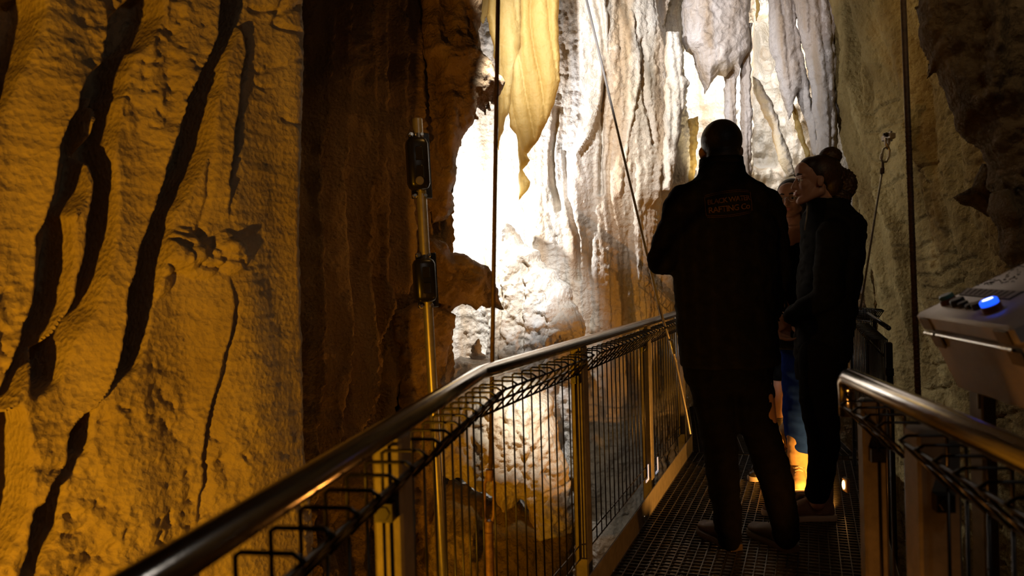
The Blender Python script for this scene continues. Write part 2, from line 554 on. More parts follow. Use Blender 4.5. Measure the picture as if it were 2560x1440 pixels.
def rock_body(name, outline, Y, mat, thick=0.15, w=0.12, yaw=0.0, step=0.012, edge=0.012, grit=0.01, gs=12.0,
              pleat=None, back=0.6, feats=None, label=None, cat=None, group=None, kind=None, lobes=None, post=None, slope=0.0):
    """closed rock body: an outline on an upright plane, swelling to both sides of it"""
    c = np.mean(np.array(outline, float), 0)
    p0 = at(c[0], c[1], Y)
    ax = Vector((math.cos(yaw), math.sin(yaw), 0)); nrm = Vector((math.sin(yaw), -math.cos(yaw), 0))
    up = (Vector((0, 0, 1)) + nrm * slope)

    pn = nrm if not slope else ax.cross(up).normalized()

    def uv(px, py):
        q = atplane(px, py, p0, pn) - p0
        return (q.dot(ax), q.dot(Vector((0, 0, 1))))
    P = np.array([uv(*q) for q in outline])
    u0, v0 = P.min(0) - .06; u1, v1 = P.max(0) + .06
    us = np.arange(u0, u1, step); vs = np.arange(v0, v1, step)
    Ug, Vg = np.meshgrid(us, vs)
    ox, oy = c[0] * .013, c[1] * .017
    WU = Ug + edge * fbm(Ug * 9 + ox, Vg * 9 + oy, 4)
    WV = Vg + edge * fbm(Ug * 9 + ox + 5, Vg * 9 + oy + 3, 4)
    d, ins = dist_poly(WU, WV, P, True)
    # smooth the boundary: vertices just outside are pulled onto the outline plane
    t = np.clip(d / w, 0, 1)
    prof = np.where(ins, np.sqrt(np.clip(1 - (1 - t) ** 2, 0, 1)), 0)
    rel = grit * fbm(Ug * gs + ox, Vg * gs + oy, 4) + grit * .5 * np.abs(noise(Ug * gs * 3, Vg * gs * 3))
    if pleat:
        amp, per, curve = pleat
        ph = (Ug + .03 * fbm(Ug * 3 + ox, Vg * 1.2 + oy, 2) + curve * Vg) / per
        saw = ph - np.floor(ph)
        rel += amp * (np.abs(np.sin(np.pi * ph)) ** .7 * .7 + .3 * saw)
    if lobes:
        amp, sc = lobes
        rel += amp * (np.abs(noise(Ug * sc + ox, Vg * sc + oy)) + .5 * np.abs(noise(Ug * sc * 2.1, Vg * sc * 2.1)))
    for ft in (feats or []):
        kindf, pts, fw, fa = ft
        Q = [uv(*q) for q in pts]
        if kindf == 'ridge':
            dd, _ = dist_poly(WU, WV, Q)
            k = np.clip(1 - dd / fw, 0, 1)
            rel += fa * k * k * (3 - 2 * k)
        else:
            dd, ii = dist_poly(WU, WV, Q, True)
            rel += fa * sstep(-fw * .3, fw, np.where(ii, dd, -dd))
    front = prof * (thick + rel)
    bk = -prof * thick * back
    idx = -np.ones(Ug.shape, int)
    keep = ins.copy()
    # vertices: front for inside, shared rim for the first ring outside
    rim = np.zeros_like(keep)
    rim[1:] |= keep[:-1]; rim[:-1] |= keep[1:]; rim[:, 1:] |= keep[:, :-1]; rim[:, :-1] |= keep[:, 1:]
    rim[1:, 1:] |= keep[:-1, :-1]; rim[:-1, :-1] |= keep[1:, 1:]; rim[1:, :-1] |= keep[:-1, 1:]; rim[:-1, 1:] |= keep[1:, :-1]
    rim &= ~keep
    allm = keep | rim
    fi = -np.ones(Ug.shape, int); bi = -np.ones(Ug.shape, int)
    n = int(allm.sum()); fi[allm] = np.arange(n)
    m = int(keep.sum()); bi[keep] = n + np.arange(m); bi[rim] = fi[rim]

    def pos(o):
        up3 = np.array((0, 0, 1.0)) + np.array(nrm) * slope
        return np.array(p0)[None] + np.array(ax)[None] * Ug[allm][:, None] + up3[None] * Vg[allm][:, None] + np.array(nrm)[None] * o[allm][:, None]
    # pull rim vertices towards the outline to soften the stair-step
    gu = np.gradient(np.where(ins, d, -d), step, axis=1); gv = np.gradient(np.where(ins, d, -d), step, axis=0)
    gl = np.maximum(np.hypot(gu, gv), .3)
    pull = np.where(rim, np.minimum(d, step * 1.5), 0)
    Ug = Ug + pull * gu / gl; Vg = Vg + pull * gv / gl
    Vf = pos(front)
    Vb = pos(bk)[keep[allm]]
    V = np.concatenate([Vf, Vb])
    a, b, cc, e = (slice(None, -1), slice(None, -1)), (slice(None, -1), slice(1, None)), (slice(1, None), slice(1, None)), (slice(1, None), slice(None, -1))
    okq = (fi[a] >= 0) & (fi[b] >= 0) & (fi[cc] >= 0) & (fi[e] >= 0) & (keep[a] | keep[b] | keep[cc] | keep[e])
    Ff = np.stack([fi[a], fi[b], fi[cc], fi[e]], -1)[okq]
    Fb = np.stack([bi[a], bi[e], bi[cc], bi[b]], -1)[okq]
    if post: V = post(V)
    o = mesh_np(name, V, np.concatenate([Ff, Fb]), mat)
    return tag(o, label, cat, group, kind)


# ---- wall_left: near amber drapery wall
W = Wall([(-2.6, -0.8), (-2.1, 0.6), (-1.55, 1.55), (-1.18, 2.02), (-0.74, 2.60), (-0.74, 2.72), (-1.2, 2.95), (-1.9, 3.1)], -1.2, 3.0, 0.0055, 0.0055, 1)
W.warp(0.011, 6, 4)
W.D += 0.05 * fbm(W.S * 1.3, W.Z * .45, 3)
# broad soft drape swells
W.D += 0.018 * np.sin((W.WS + .16 * W.WZ) * 15 + 1.5 * noise(W.S * 1.5, W.Z * .8))
T = [
    [(0, -40), (95, -40), (100, 20), (80, 80), (55, 150), (30, 190), (15, 240), (0, 260), (-40, 320), (-60, -40)],
    [(285, 60), (283, 100), (275, 150), (262, 170), (235, 185), (215, 205), (195, 250), (188, 290), (170, 320), (155, 370), (148, 420), (140, 470), (135, 500), (120, 560), (103, 600), (97, 720), (90, 760), (80, 800), (60, 850), (40, 885), (15, 950), (0, 990), (-25, 1015), (-20, 1040), (5, 1012), (40, 962), (70, 930), (95, 890), (125, 830), (150, 780), (165, 720), (177, 650), (175, 560), (170, 535), (205, 480), (220, 400), (235, 370), (228, 340), (225, 300), (240, 260), (265, 220), (272, 206)],
    [(262, 170), (280, 80), (300, 40), (345, 0), (352, -40), (402, -40), (400, 20), (385, 65), (365, 90), (335, 110), (328, 140), (320, 165), (322, 200), (312, 225), (303, 235), (300, 300), (290, 360), (288, 430), (290, 500), (288, 560), (280, 600), (262, 650), (250, 690), (240, 725), (228, 760), (205, 800), (180, 850), (158, 930), (150, 950), (95, 985), (100, 950), (125, 880), (165, 830), (190, 790), (205, 740), (222, 670), (235, 600), (240, 540), (245, 480), (245, 420), (248, 370), (255, 310), (265, 260), (282, 232), (278, 205)],
    [(560, -40), (555, 30), (540, 100), (520, 170), (490, 220), (470, 260), (455, 310), (440, 370), (425, 430), (415, 480), (400, 530), (375, 590), (355, 640), (340, 690), (325, 720), (318, 780), (312, 850), (305, 920), (288, 968), (300, 955), (345, 920), (365, 880), (375, 830), (378, 780), (388, 740), (400, 700), (412, 640), (420, 590), (432, 560), (445, 520), (465, 490), (480, 450), (500, 410), (515, 370), (528, 310), (535, 260), (548, 210), (560, 150), (580, 90), (600, 50), (612, 0), (614, -40)],
    [(245, 1035), (232, 1090), (222, 1130), (200, 1145), (185, 1190), (170, 1210), (150, 1330), (120, 1375), (90, 1425), (70, 1445), (82, 1400), (90, 1330), (95, 1285), (120, 1275), (132, 1240), (135, 1222), (160, 1200), (180, 1180), (187, 1120), (195, 1085), (225, 1050)],
    [(-60, 1060), (40, 1040), (55, 1070), (60, 1110), (65, 1160), (58, 1210), (50, 1270), (30, 1330), (0, 1400), (-60, 1440)],
]
for t in T:
    W.poly(t, -0.19, 0.02, .013)
# inner ledge lines inside the deep gaps
W.ridge([(350, 690), (372, 640), (405, 590), (425, 540), (450, 470), (480, 380), (505, 300)], 0.03, 0.05)
W.ridge([(140, 720), (150, 640), (165, 560), (185, 480), (200, 400)], 0.03, 0.05)
W.poly([(612, 70), (625, 58), (638, 100), (636, 150), (626, 200), (612, 280), (602, 350), (592, 430), (582, 466), (576, 455), (588, 350), (598, 260), (610, 190), (622, 120)], -0.09, 0.012)
W.poly([(580, 768), (590, 780), (586, 860), (572, 950), (557, 1000), (543, 1040), (532, 1100), (527, 1190), (521, 1240), (514, 1235), (516, 1140), (528, 1060), (552, 985), (572, 920), (578, 850)], -0.045, 0.012)
# proud smooth lips on the drapery edges
for l, a, f in (([(280, 75), (262, 165), (215, 205), (188, 290), (155, 370), (140, 470), (103, 600), (97, 720), (60, 850), (15, 950)], .05, .05),
                ([(560, -40), (540, 100), (490, 220), (455, 310), (425, 430), (400, 530), (355, 640), (325, 720), (318, 780), (305, 920), (275, 985), (240, 1030), (195, 1085), (185, 1170), (135, 1222), (120, 1272)], .06, .06),
                ([(612, 70), (622, 120), (610, 190), (588, 350), (576, 455)], .03, .07),
                ([(580, 768), (578, 850), (552, 985), (528, 1060), (516, 1235)], .025, .06)):
    W.step(l, a, .01, f)
W.ridge([(440, -40), (430, 120), (420, 300)], .05, -.02)
W.ridge([(705, -20), (690, 60), (750, 90), (755, 115)], .018, -.02)
W.ridge([(640, 20), (700, 30), (745, 10), (800, 40)], .016, -.018)
W.ridge([(540, 260), (530, 360), (520, 500), (510, 610)], .015, -.012)
# knobbly bank below the big gap
for bx, by, br, ba in ((430, 640, .06, .035), (470, 620, .07, .045), (510, 650, .06, .03), (410, 700, .05, .03), (580, 640, .06, .03), (570, 600, .04, .02)):
    W.blob(bx, by, br, ba)
for (x0, y0, x1, y1, a) in ((430, 560, 520, 580, -.012), (490, 655, 560, 665, -.015), (520, 630, 600, 650, -.014), (600, 660, 640, 665, -.01), (440, 590, 500, 610, -.012), (110, 145, 160, 130, -.008), (680, 160, 740, 150, -.012), (650, 200, 690, 215, -.01), (715, 300, 775, 312, -.012), (640, 160, 690, 170, -.01)):
    W.ridge([(x0, y0), ((x0 + x1) / 2, (y0 + y1) / 2 + 8), (x1, y1)], .014, a)
rg = sstep(-.1, .45, fbm(W.S * 2.2 + 3, W.Z * 1.1, 3))
W.D += (.0035 + .009 * rg) * fbm(W.S * 14, W.Z * 11, 4, .55)
W.D -= .012 * rg * sstep(.2, .65, noise(W.S * 30, W.Z * 38))
W.D += .0035 * fbm(W.S * 5, W.Z * 30, 3)
W.build('wall_left', M['rock_near'])

# ---- wall_rear_left: dark pleated wall behind the amber one
W = Wall([(-2.6, 2.9), (-1.6, 3.3), (-0.98, 3.55), (-0.62, 4.0), (-0.40, 4.5), (-0.42, 4.75), (-0.9, 5.0), (-1.6, 5.2)], -2.6, 4.4, 0.009, 0.009, 1)
W.warp(0.03, 3, 1.5)
lean = .055
ph = (W.WS - lean * W.WZ + .02 * fbm(W.S * 4, W.Z * 1.6, 3)) / .118
fr = ph - np.floor(ph)
hs = np.sin(np.floor(ph) * 12.9898) * 43758.5; hs = hs - np.floor(hs)
W.D += (.07 + .08 * hs) * (fr ** 1.6) * (1 - sstep(.9, 1.0, fr))
W.D += .05 * fbm(W.S * 1.5, W.Z * .5, 3)
low = 1 - sstep(.1, 1.1, W.Z)
W.D += low * .07 * fbm(W.S * 3.5, W.Z * 3, 4)
W.step([(1060, -40), (1040, 150), (1030, 300), (1000, 420), (985, 560), (975, 700)], .10, .015, .10)
W.step([(940, 760), (925, 850), (905, 960), (870, 1100)], .10, .015, .12)
W.poly([(985, 700), (1000, 740), (1010, 800), (1000, 880), (990, 950), (1005, 1000), (990, 1060), (980, 1000), (975, 900), (985, 820)], -.14, .03)
W.D += .010 * fbm(W.S * 14, W.Z * 9, 4, .55) + .006 * np.abs(noise(W.S * 30, W.Z * 22))
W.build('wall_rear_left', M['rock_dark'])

# ---- wall_back: the pale flowstone wall, from the white bay on the left to the right-hand recess
W = Wall([(-1.9, 5.3), (-1.0, 5.95), (-0.4, 6.15), (0.15, 5.85), (0.75, 5.65), (1.15, 5.75), (1.40, 6.4), (1.75, 7.1), (2.5, 7.15), (3.05, 6.6), (3.2, 5.4)], -2.8, 4.6, 0.0105, 0.0105, 1)
W.warp(0.035, 2.5, 1.2)
sw = fbm(W.S * 1.3 + 9, W.Z * .35, 3)
W.D += .12 * sw + .012 * np.abs(np.sin(np.pi * (W.WS + .04 * fbm(W.S * 5, W.Z * 1.3, 2)) / .062)) ** .7
ph = (W.WS - .03 * W.WZ + .09 * fbm(W.S * 2.3, W.Z * .7, 3)) / .23
fr = ph - np.floor(ph)
hs = np.sin(np.floor(ph) * 78.233) * 43758.5; hs = hs - np.floor(hs)
W.D += (.006 + .05 * hs) * np.sin(np.pi * fr) ** .8
# named creases and edges of the long curtains
for pts, w_, a in (([(1490, -40), (1497, 60), (1512, 260), (1508, 480)], .035, -.09),
                   ([(1652, 100), (1655, 300), (1660, 480)], .03, -.10),
                   ([(1600, 110), (1612, 250), (1625, 360)], .03, -.04),
                   ([(1395, 280), (1392, 400), (1400, 520)], .03, -.06),
                   ([(1420, 380), (1422, 480), (1440, 600), (1445, 700)], .025, -.05),
                   ([(1460, 560), (1470, 700), (1475, 830)], .03, -.04),
                   ([(1545, 300), (1530, 420), (1525, 560), (1530, 760)], .03, -.03),
                   ([(1590, 420), (1580, 600), (1590, 760)], .04, -.035)):
    W.ridge(pts, w_, a)
W.step([(1508, -40), (1512, 100), (1508, 250), (1498, 300), (1480, 350), (1462, 385)], .10, .012, .10)
W.step([(1655, -40), (1650, 120), (1645, 320), (1640, 480)], .12, .02, .12)
W.step([(1580, 60), (1600, 200), (1585, 330), (1560, 480)], .045, .015, .08)
# overhang shelf where the curtains end over the darker lower wall
low = 1 - sstep(.7, 1.1, W.Z)
W.D += low * .05 * fbm(W.S * 4, W.Z * 2, 4)
# hollows with the hidden lights
for pts, a, so in (([(1700, 110), (1760, 90), (1790, 190), (1790, 340), (1760, 420), (1705, 380), (1690, 250)], -.35, .12),
                   ([(1875, 40), (1930, 30), (1960, 160), (1975, 330), (1950, 420), (1880, 420)], -.30, .10),
                   ([(2090, 120), (2150, 140), (2170, 480), (2120, 560), (2085, 420)], -.35, .1)):
    W.poly(pts, a, so)
cr = 1 - sstep(.1, .5, fbm(W.S * 1.6 + 50, W.Z * .8, 3))
W.D += (.010 + .012 * (1 - cr)) * fbm(W.S * 11, W.Z * 8, 4, .55)
W.D -= .02 * sstep(.3, .75, noise(W.S * 17, W.Z * 22)) * (1 - cr)
W.D += .005 * fbm(W.S * 6, W.Z * 34, 3) + .006 * fbm(W.S * 30, W.Z * 26, 3)
rec = sstep(1.5, 1.75, W.x[None, :] + 0 * W.Z) * sstep(6.6, 6.9, W.y[None, :] + 0 * W.Z)
W.D += rec * (.14 * fbm(W.S * 2.6, W.Z * 1.3, 4, .6) + .05 * np.abs(noise(W.S * 9, W.Z * 7)))
W.build('wall_back', M['rock_white'])

# ---- wall_right: tan wall from the recess to beside the console
W = Wall([(2.9, 6.4), (2.52, 5.45), (2.47, 5.0), (2.54, 4.3), (2.56, 3.5), (2.35, 2.4), (2.1, 1.2), (2.1, -0.6)], -1.6, 4.4, 0.009, 0.009, 1)
W.warp(0.03, 3, 1.5)
W.D += .08 * fbm(W.S * 1.1 + 4, W.Z * .6, 3) + .11 * np.clip(W.Z - 1.9, -1.5, 2)
ph = (W.WS + .18 * W.WZ + .06 * fbm(W.S * 2.3, W.Z * .9, 3)) / .26
W.D += .05 * np.abs(np.sin(np.pi * ph)) ** .8
for pts, w_, a in (([(2120, 90), (2150, 230), (2165, 420), (2190, 560), (2200, 720)], .05, .05),
                   ([(2200, 430), (2215, 520), (2235, 650), (2250, 760), (2255, 850)], .045, .05),
                   ([(2170, 20), (2180, 120), (2185, 260)], .05, -.06),
                   ([(2300, 300), (2320, 380), (2360, 450), (2370, 560)], .06, .05)):
    W.ridge(pts, w_, a)
# bedding cracks
for x0, y0, x1, y1 in ((2190, 280, 2250, 250), (2190, 330, 2270, 300), (2290, 430, 2360, 400), (2190, 470, 2260, 440), (2230, 620, 2330, 600), (2260, 650, 2400, 620), (2280, 690, 2440, 640), (2290, 720, 2420, 690), (2230, 560, 2300, 540), (2240, 960, 2330, 965), (2250, 900, 2340, 905), (2380, 1050, 2480, 1030), (2300, 750, 2400, 730), (2190, 400, 2250, 385)):
    W.ridge([(x0, y0), ((x0 * 2 + x1) / 3, (y0 * 2 + y1) / 3 + 8), ((x0 + 2 * x1) / 3, (y0 + 2 * y1) / 3 + 3), (x1, y1)], .016, -.028)
W.D += .010 * fbm(W.S * 12, W.Z * 11, 5, .6) - .012 * sstep(.3, .7, noise(W.S * 20, W.Z * 20))
W.build('wall_right', M['rock_right'])

# ---- cave floor far below the walkway and the vault above
def sheet(name, x0, x1, y0, y1, z, amp, mat, step=.06):
    xs = np.arange(x0, x1, step); ys = np.arange(y0, y1, step)
    X, Y = np.meshgrid(xs, ys)
    Z = z + amp * fbm(X * .9, Y * .9, 5, .55)
    V = np.stack([X, Y, Z], -1).reshape(-1, 3)
    idx = np.arange(X.size).reshape(X.shape)
    Fq = np.stack([idx[:-1, :-1], idx[:-1, 1:], idx[1:, 1:], idx[1:, :-1]], -1).reshape(-1, 4)
    o = mesh_np(name, V, Fq, mat); o['kind'] = 'structure'
    return o


sheet('ground', -3.2, 3.6, -1.2, 7.6, -1.9, .25, M['rock_dark'])
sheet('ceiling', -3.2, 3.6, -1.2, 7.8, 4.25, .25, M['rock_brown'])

# ------------------------------------------------------------------ single formations
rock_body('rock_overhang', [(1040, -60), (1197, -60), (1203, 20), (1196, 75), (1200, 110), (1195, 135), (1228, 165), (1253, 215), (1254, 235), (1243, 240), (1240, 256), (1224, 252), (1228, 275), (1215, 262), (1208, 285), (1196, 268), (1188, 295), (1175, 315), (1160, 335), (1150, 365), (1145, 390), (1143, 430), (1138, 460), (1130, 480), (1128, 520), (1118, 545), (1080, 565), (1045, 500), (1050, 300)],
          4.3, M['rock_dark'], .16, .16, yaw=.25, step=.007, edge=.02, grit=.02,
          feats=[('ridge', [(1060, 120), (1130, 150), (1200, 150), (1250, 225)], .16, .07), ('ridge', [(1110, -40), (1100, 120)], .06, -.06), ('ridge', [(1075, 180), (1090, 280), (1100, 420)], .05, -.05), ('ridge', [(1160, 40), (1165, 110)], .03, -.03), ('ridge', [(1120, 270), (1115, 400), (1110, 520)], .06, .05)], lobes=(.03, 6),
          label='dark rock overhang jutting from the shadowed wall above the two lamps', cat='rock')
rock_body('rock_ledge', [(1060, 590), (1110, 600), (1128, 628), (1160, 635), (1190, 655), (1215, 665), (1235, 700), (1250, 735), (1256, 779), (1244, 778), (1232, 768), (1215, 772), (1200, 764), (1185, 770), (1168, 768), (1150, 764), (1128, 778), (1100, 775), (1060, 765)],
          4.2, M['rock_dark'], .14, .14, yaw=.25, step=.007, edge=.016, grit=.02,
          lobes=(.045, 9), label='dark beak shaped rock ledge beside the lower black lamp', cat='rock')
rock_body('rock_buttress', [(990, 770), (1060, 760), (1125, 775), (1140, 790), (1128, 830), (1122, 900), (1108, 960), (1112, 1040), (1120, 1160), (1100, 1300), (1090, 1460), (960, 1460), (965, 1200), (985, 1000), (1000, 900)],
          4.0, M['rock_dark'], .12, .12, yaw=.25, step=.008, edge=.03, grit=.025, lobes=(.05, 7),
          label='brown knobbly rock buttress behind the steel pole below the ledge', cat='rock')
rock_body('flowstone_curtain', [(1303, -60), (1396, -60), (1398, 130), (1400, 200), (1385, 265), (1365, 310), (1345, 350), (1318, 385), (1325, 400), (1318, 412), (1305, 425), (1326, 455), (1318, 475), (1299, 503), (1297, 430), (1294, 350), (1290, 335), (1272, 315), (1278, 220), (1285, 160), (1300, 120)],
          5.15, M['curtain'], .03, .05, yaw=-.15, step=.008, edge=.008, grit=.006, pleat=(.045, .11, .1),
          label='translucent honey coloured flowstone curtain with a slanting lower edge', cat='flowstone')
rock_body('flowstone_curtain', [(1238, -60), (1303, -60), (1302, 150), (1287, 200), (1277, 260), (1265, 300), (1256, 330), (1250, 345), (1247, 388), (1242, 360), (1244, 320), (1247, 230), (1232, 110), (1214, 45)],
          5.25, M['curtain'], .04, .05, yaw=-.1, step=.008, edge=.01, grit=.008, pleat=(.04, .14, .05),
          label='narrow brown flowstone curtain with a spike tip behind the hanging rod', cat='flowstone')
rock_body('flowstone_curtain', [(1195, -60), (1245, -60), (1225, 30), (1205, 60), (1197, 30)],
          5.5, M['curtain'], .04, .05, step=.01, edge=.01, grit=.008,
          label='short yellow flowstone fringe above the dark overhang', cat='flowstone')
rock_body('rock_mound', [(1258, 560), (1290, 568), (1302, 600), (1322, 618), (1345, 630), (1350, 655), (1390, 680), (1420, 720), (1440, 760), (1455, 800), (1462, 838), (1460, 960), (1215, 960), (1232, 800), (1245, 720), (1252, 640)],
          5.35, M['rock_white'], .20, .18, yaw=-.35, step=.007, edge=.02, grit=.02, lobes=(.05, 7), slope=-.3,
          feats=[('ridge', [(1325, 660), (1330, 780), (1325, 900)], .03, -.05), ('ridge', [(1270, 620), (1275, 760), (1265, 900)], .03, -.05), ('ridge', [(1375, 700), (1385, 800), (1380, 900)], .025, -.03), ('poly', [(1300, 690), (1350, 690), (1345, 665), (1320, 650)], .03, -.06)],
          label='white stepped calcite mound glaring in the lamp light behind the handrail', cat='rock')
rock_body('rock_boulder', [(1070, 1080), (1150, 965), (1230, 935), (1345, 945), (1385, 1010), (1398, 1090), (1412, 1150), (1432, 1230), (1442, 1300), (1422, 1330), (1385, 1345), (1350, 1362), (1330, 1340), (1322, 1262), (1300, 1245), (1262, 1275), (1230, 1240), (1195, 1222), (1150, 1190), (1085, 1185)],
          3.95, M['rock_white'], .22, .2, yaw=-.1, step=.007, edge=.02, grit=.03, lobes=(.05, 11), slope=-.25,
          label='rough pale boulder in a pool of light seen through the fence wires', cat='rock')
rock_body('rock_slab', [(1090, 1180), (1200, 1230), (1330, 1270), (1440, 1330), (1450, 1520), (1060, 1520)],
          3.9, M['rock_right'], .2, .2, yaw=-.1, step=.01, edge=.03, grit=.03, lobes=(.06, 8), slope=-.4,
          label='dim greenish brown rock slab under the pale boulder', cat='rock')
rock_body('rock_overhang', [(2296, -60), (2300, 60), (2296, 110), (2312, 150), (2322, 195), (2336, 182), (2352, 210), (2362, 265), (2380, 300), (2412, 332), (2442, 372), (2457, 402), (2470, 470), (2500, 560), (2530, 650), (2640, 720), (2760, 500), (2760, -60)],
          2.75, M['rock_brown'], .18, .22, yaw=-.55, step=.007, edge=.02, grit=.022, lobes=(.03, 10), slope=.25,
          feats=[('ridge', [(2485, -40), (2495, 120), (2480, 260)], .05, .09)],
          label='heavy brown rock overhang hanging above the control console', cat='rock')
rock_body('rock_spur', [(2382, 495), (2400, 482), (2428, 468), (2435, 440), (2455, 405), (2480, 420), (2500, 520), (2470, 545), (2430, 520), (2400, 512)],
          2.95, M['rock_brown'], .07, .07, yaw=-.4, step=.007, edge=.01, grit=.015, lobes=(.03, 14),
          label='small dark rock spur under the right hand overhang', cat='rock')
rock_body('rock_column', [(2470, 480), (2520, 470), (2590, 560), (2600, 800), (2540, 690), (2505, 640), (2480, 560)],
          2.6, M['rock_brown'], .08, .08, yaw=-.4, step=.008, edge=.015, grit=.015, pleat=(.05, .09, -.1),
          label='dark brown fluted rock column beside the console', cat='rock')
# stalactites of the lit recess behind the visitors
STAL = [
    ('hanging_rock', [(1703, -60), (1872, -60), (1872, 130), (1852, 160), (1840, 202), (1828, 172), (1815, 192), (1795, 187), (1780, 200), (1764, 238), (1756, 215), (1747, 180), (1730, 140), (1714, 125), (1706, 100)], 5.9, 'rock_lilac', .16, .15, 0,
     'bulging grey hanging rock above the man, glare underneath it', 'rock'),
    ('stalactite', [(1806, 150), (1840, 150), (1838, 330), (1846, 480), (1828, 480), (1812, 300)], 6.0, 'rock_lilac', .05, .05, 1, 'slim grey stalactite left of the long brown column', 'stalactite'),
    ('rock_column', [(1848, 60), (1877, 60), (1878, 300), (1874, 520), (1846, 520), (1851, 300)], 5.95, 'rock_lilac', .06, .05, 1, 'long brown rock column rising just right of the man\'s head', 'rock column'),
    ('stalactite', [(1918, -60), (1975, -60), (1992, 80), (2012, 180), (2032, 280), (2042, 388), (2033, 388), (2020, 330), (2002, 265), (1990, 235), (1978, 275), (1972, 300), (1962, 270), (1945, 200), (1926, 120)], 5.7, 'rock_lilac', .08, .07, 1, 'slanting grey stalactite with a long thin tip above the woman', 'stalactite'),
    ('flowstone_curtain', [(1975, -60), (2092, -60), (2084, 100), (2092, 300), (2098, 560), (2046, 560), (2040, 340), (2024, 190), (1995, 70)], 5.6, 'rock_lilac', .09, .09, 1, 'broad grey brown flowstone curtain behind the woman\'s hair bun', 'flowstone'),
    ('stalactite', [(1886, -60), (1898, -60), (1896, 30), (1893, 62), (1889, 30)], 5.6, 'curtain', .02, .02, 0, 'thin straw stalactite at the top above the bright patch', 'stalactite'),
    ('flowstone_curtain', [(1965, 235), (1985, 260), (1998, 300), (2012, 350), (2024, 388), (2014, 392), (2000, 350), (1985, 305), (1972, 270)], 5.75, 'curtain', .02, .03, 0, 'small yellow flowstone ribbon just left of the hair bun', 'flowstone'),
    ('rock_arch', [(1880, 190), (1905, 215), (1930, 260), (1952, 330), (1975, 390), (1990, 440), (1965, 440), (1945, 400), (1930, 330), (1905, 270), (1880, 225)], 6.2, 'rock_white', .06, .05, 0, 'slanting white rock arch between the column and the woman', 'rock'),
    ('flowstone_curtain', [(1696, 80), (1710, 150), (1705, 190), (1722, 205), (1712, 240), (1705, 300), (1690, 400), (1675, 480), (1655, 480), (1658, 250), (1664, 80)], 5.75, 'rock_white', .06, .06, 1, 'pale flowstone curtain with a round nub left of the man\'s head', 'flowstone'),
    ('stalactite', [(1704, 300), (1745, 290), (1742, 370), (1735, 480), (1690, 480)], 6.3, 'curtain', .04, .05, 1, 'amber flowstone patch beside the man\'s left ear', 'flowstone'),
]
for nm, ol, Y, mt, th, w_, pl, lb, ct in STAL:
    rock_body(nm, ol, Y, M[mt], th, w_, step=.008, edge=.014, grit=.012, pleat=(.03, .07, .05) if pl else None,
              lobes=None if pl else (.02, 10), label=lb, cat=ct)


def stalagmite(px, py_top, py_bot, Y, r, label):
    a = at(px, py_bot, Y); b = at(px, py_top, Y)
    H = (b - a).length
    n, m = 28, 40
    V = []; Fq = []
    for i in range(m):
        t = i / (m - 1)
        rr = r * (1 - t) ** .55 * (1 + .18 * math.sin(t * 19) + .1 * math.sin(t * 43)) * (1.25 - .3 * t) + .0005
        for j in range(n):
            an = 2 * math.pi * j / n
            k = 1 + .10 * math.sin(3 * an + t * 9) + .06 * math.sin(7 * an - t * 14)
            V.append((a.x + rr * k * math.cos(an) + .01 * math.sin(t * 7), a.y + rr * k * math.sin(an), a.z + H * t))
    for i in range(m - 1):
        for j in range(n):
            k = (j + 1) % n
            Fq.append((i * n + j, i * n + k, i * n + n + k, i * n + n + j))
    o = mesh_np('stalagmite', V, Fq, M['rock_white'])
    return tag(o, label, 'stalagmite')


stalagmite(1196, 846, 925, 4.9, .055, 'small yellow knobbly stalagmite standing behind the bend of the handrail')
rock_body('rock_shelf', [(1105, 905), (1150, 893), (1240, 898), (1300, 915), (1330, 960), (1250, 1010), (1120, 1000)], 4.85, M['rock_white'], .2, .12, step=.009, edge=.02, grit=.02, lobes=(.04, 9), label='pale rock shelf carrying the small yellow stalagmite', cat='rock')

# ------------------------------------------------------------------ lights
def lamp(kind, name, loc, energy, col, target=None, size=.05, spot=60, blend=.4, sx=None, sy=None):
    l = bpy.data.lights.new(name, kind)
    l.energy = energy; l.color = col
    if kind == 'AREA':
        l.shape = 'RECTANGLE'; l.size = sx or size; l.size_y = sy or size
    else:
        l.shadow_soft_size = size
    if kind == 'SPOT':
        l.spot_size = math.radians(spot); l.spot_blend = blend
    o = bpy.data.objects.new(name, l); COL.objects.link(o)
    o.location = loc
    if target is not None:
        o.rotation_euler = (Vector(target) - Vector(loc)).to_track_quat('-Z', 'Y').to_euler()
    return o


AMB = (1.0, .41, .012)
WRM = (1.0, .66, .30)
CW = (.93, .95, 1.0)
lamp('SPOT', 'amber_wall_light', (-1.2, .2, .1), 140, AMB, (-1.02, 2.1, .95), .03, 82, .5)
lamp('SPOT', 'white_bay_light', at(1085, 480, 5.3), 140, CW, at(1270, 560, 6.0), .04, 160, .5)
lamp('SPOT', 'mound_light', (.02, 3.6, 2.75), 560, CW, at(1295, 745, 5.5), .03, 29, .9)
lamp('SPOT', 'curtain_light', (-.15, 3.7, 2.95), 380, (.98, .96, .96), at(1510, 200, 5.7), .05, 62, .9)
for px, py, Y, e in ((1735, 190, 6.55, 36), (1915, 130, 6.6, 34), (1985, 20, 6.3, 16)):
    q = at(px, py, Y)
    lamp('SPOT', 'recess_light', q, e, CW, q + Vector((0, 1, .1)), .03, 168, .3)
lamp('SPOT', 'recess_front_fill', (.95, 3.9, 3.3), 105, (.97, .95, 1.0), at(1860, 120, 5.8), .06, 46, .9)  # added spot, brightens the front faces of the hanging rocks
lamp('SPOT', 'recess_fill', at(1800, 470, 6.1), 14, (1.0, .82, .5), at(1850, 100, 6.8), .05, 140, .6)
lamp('AREA', 'overhead_light', (1.2, .1, 2.7), 2.0, (1.0, .90, .80), (1.3, 2.2, 1.0), sx=.22, sy=.22)
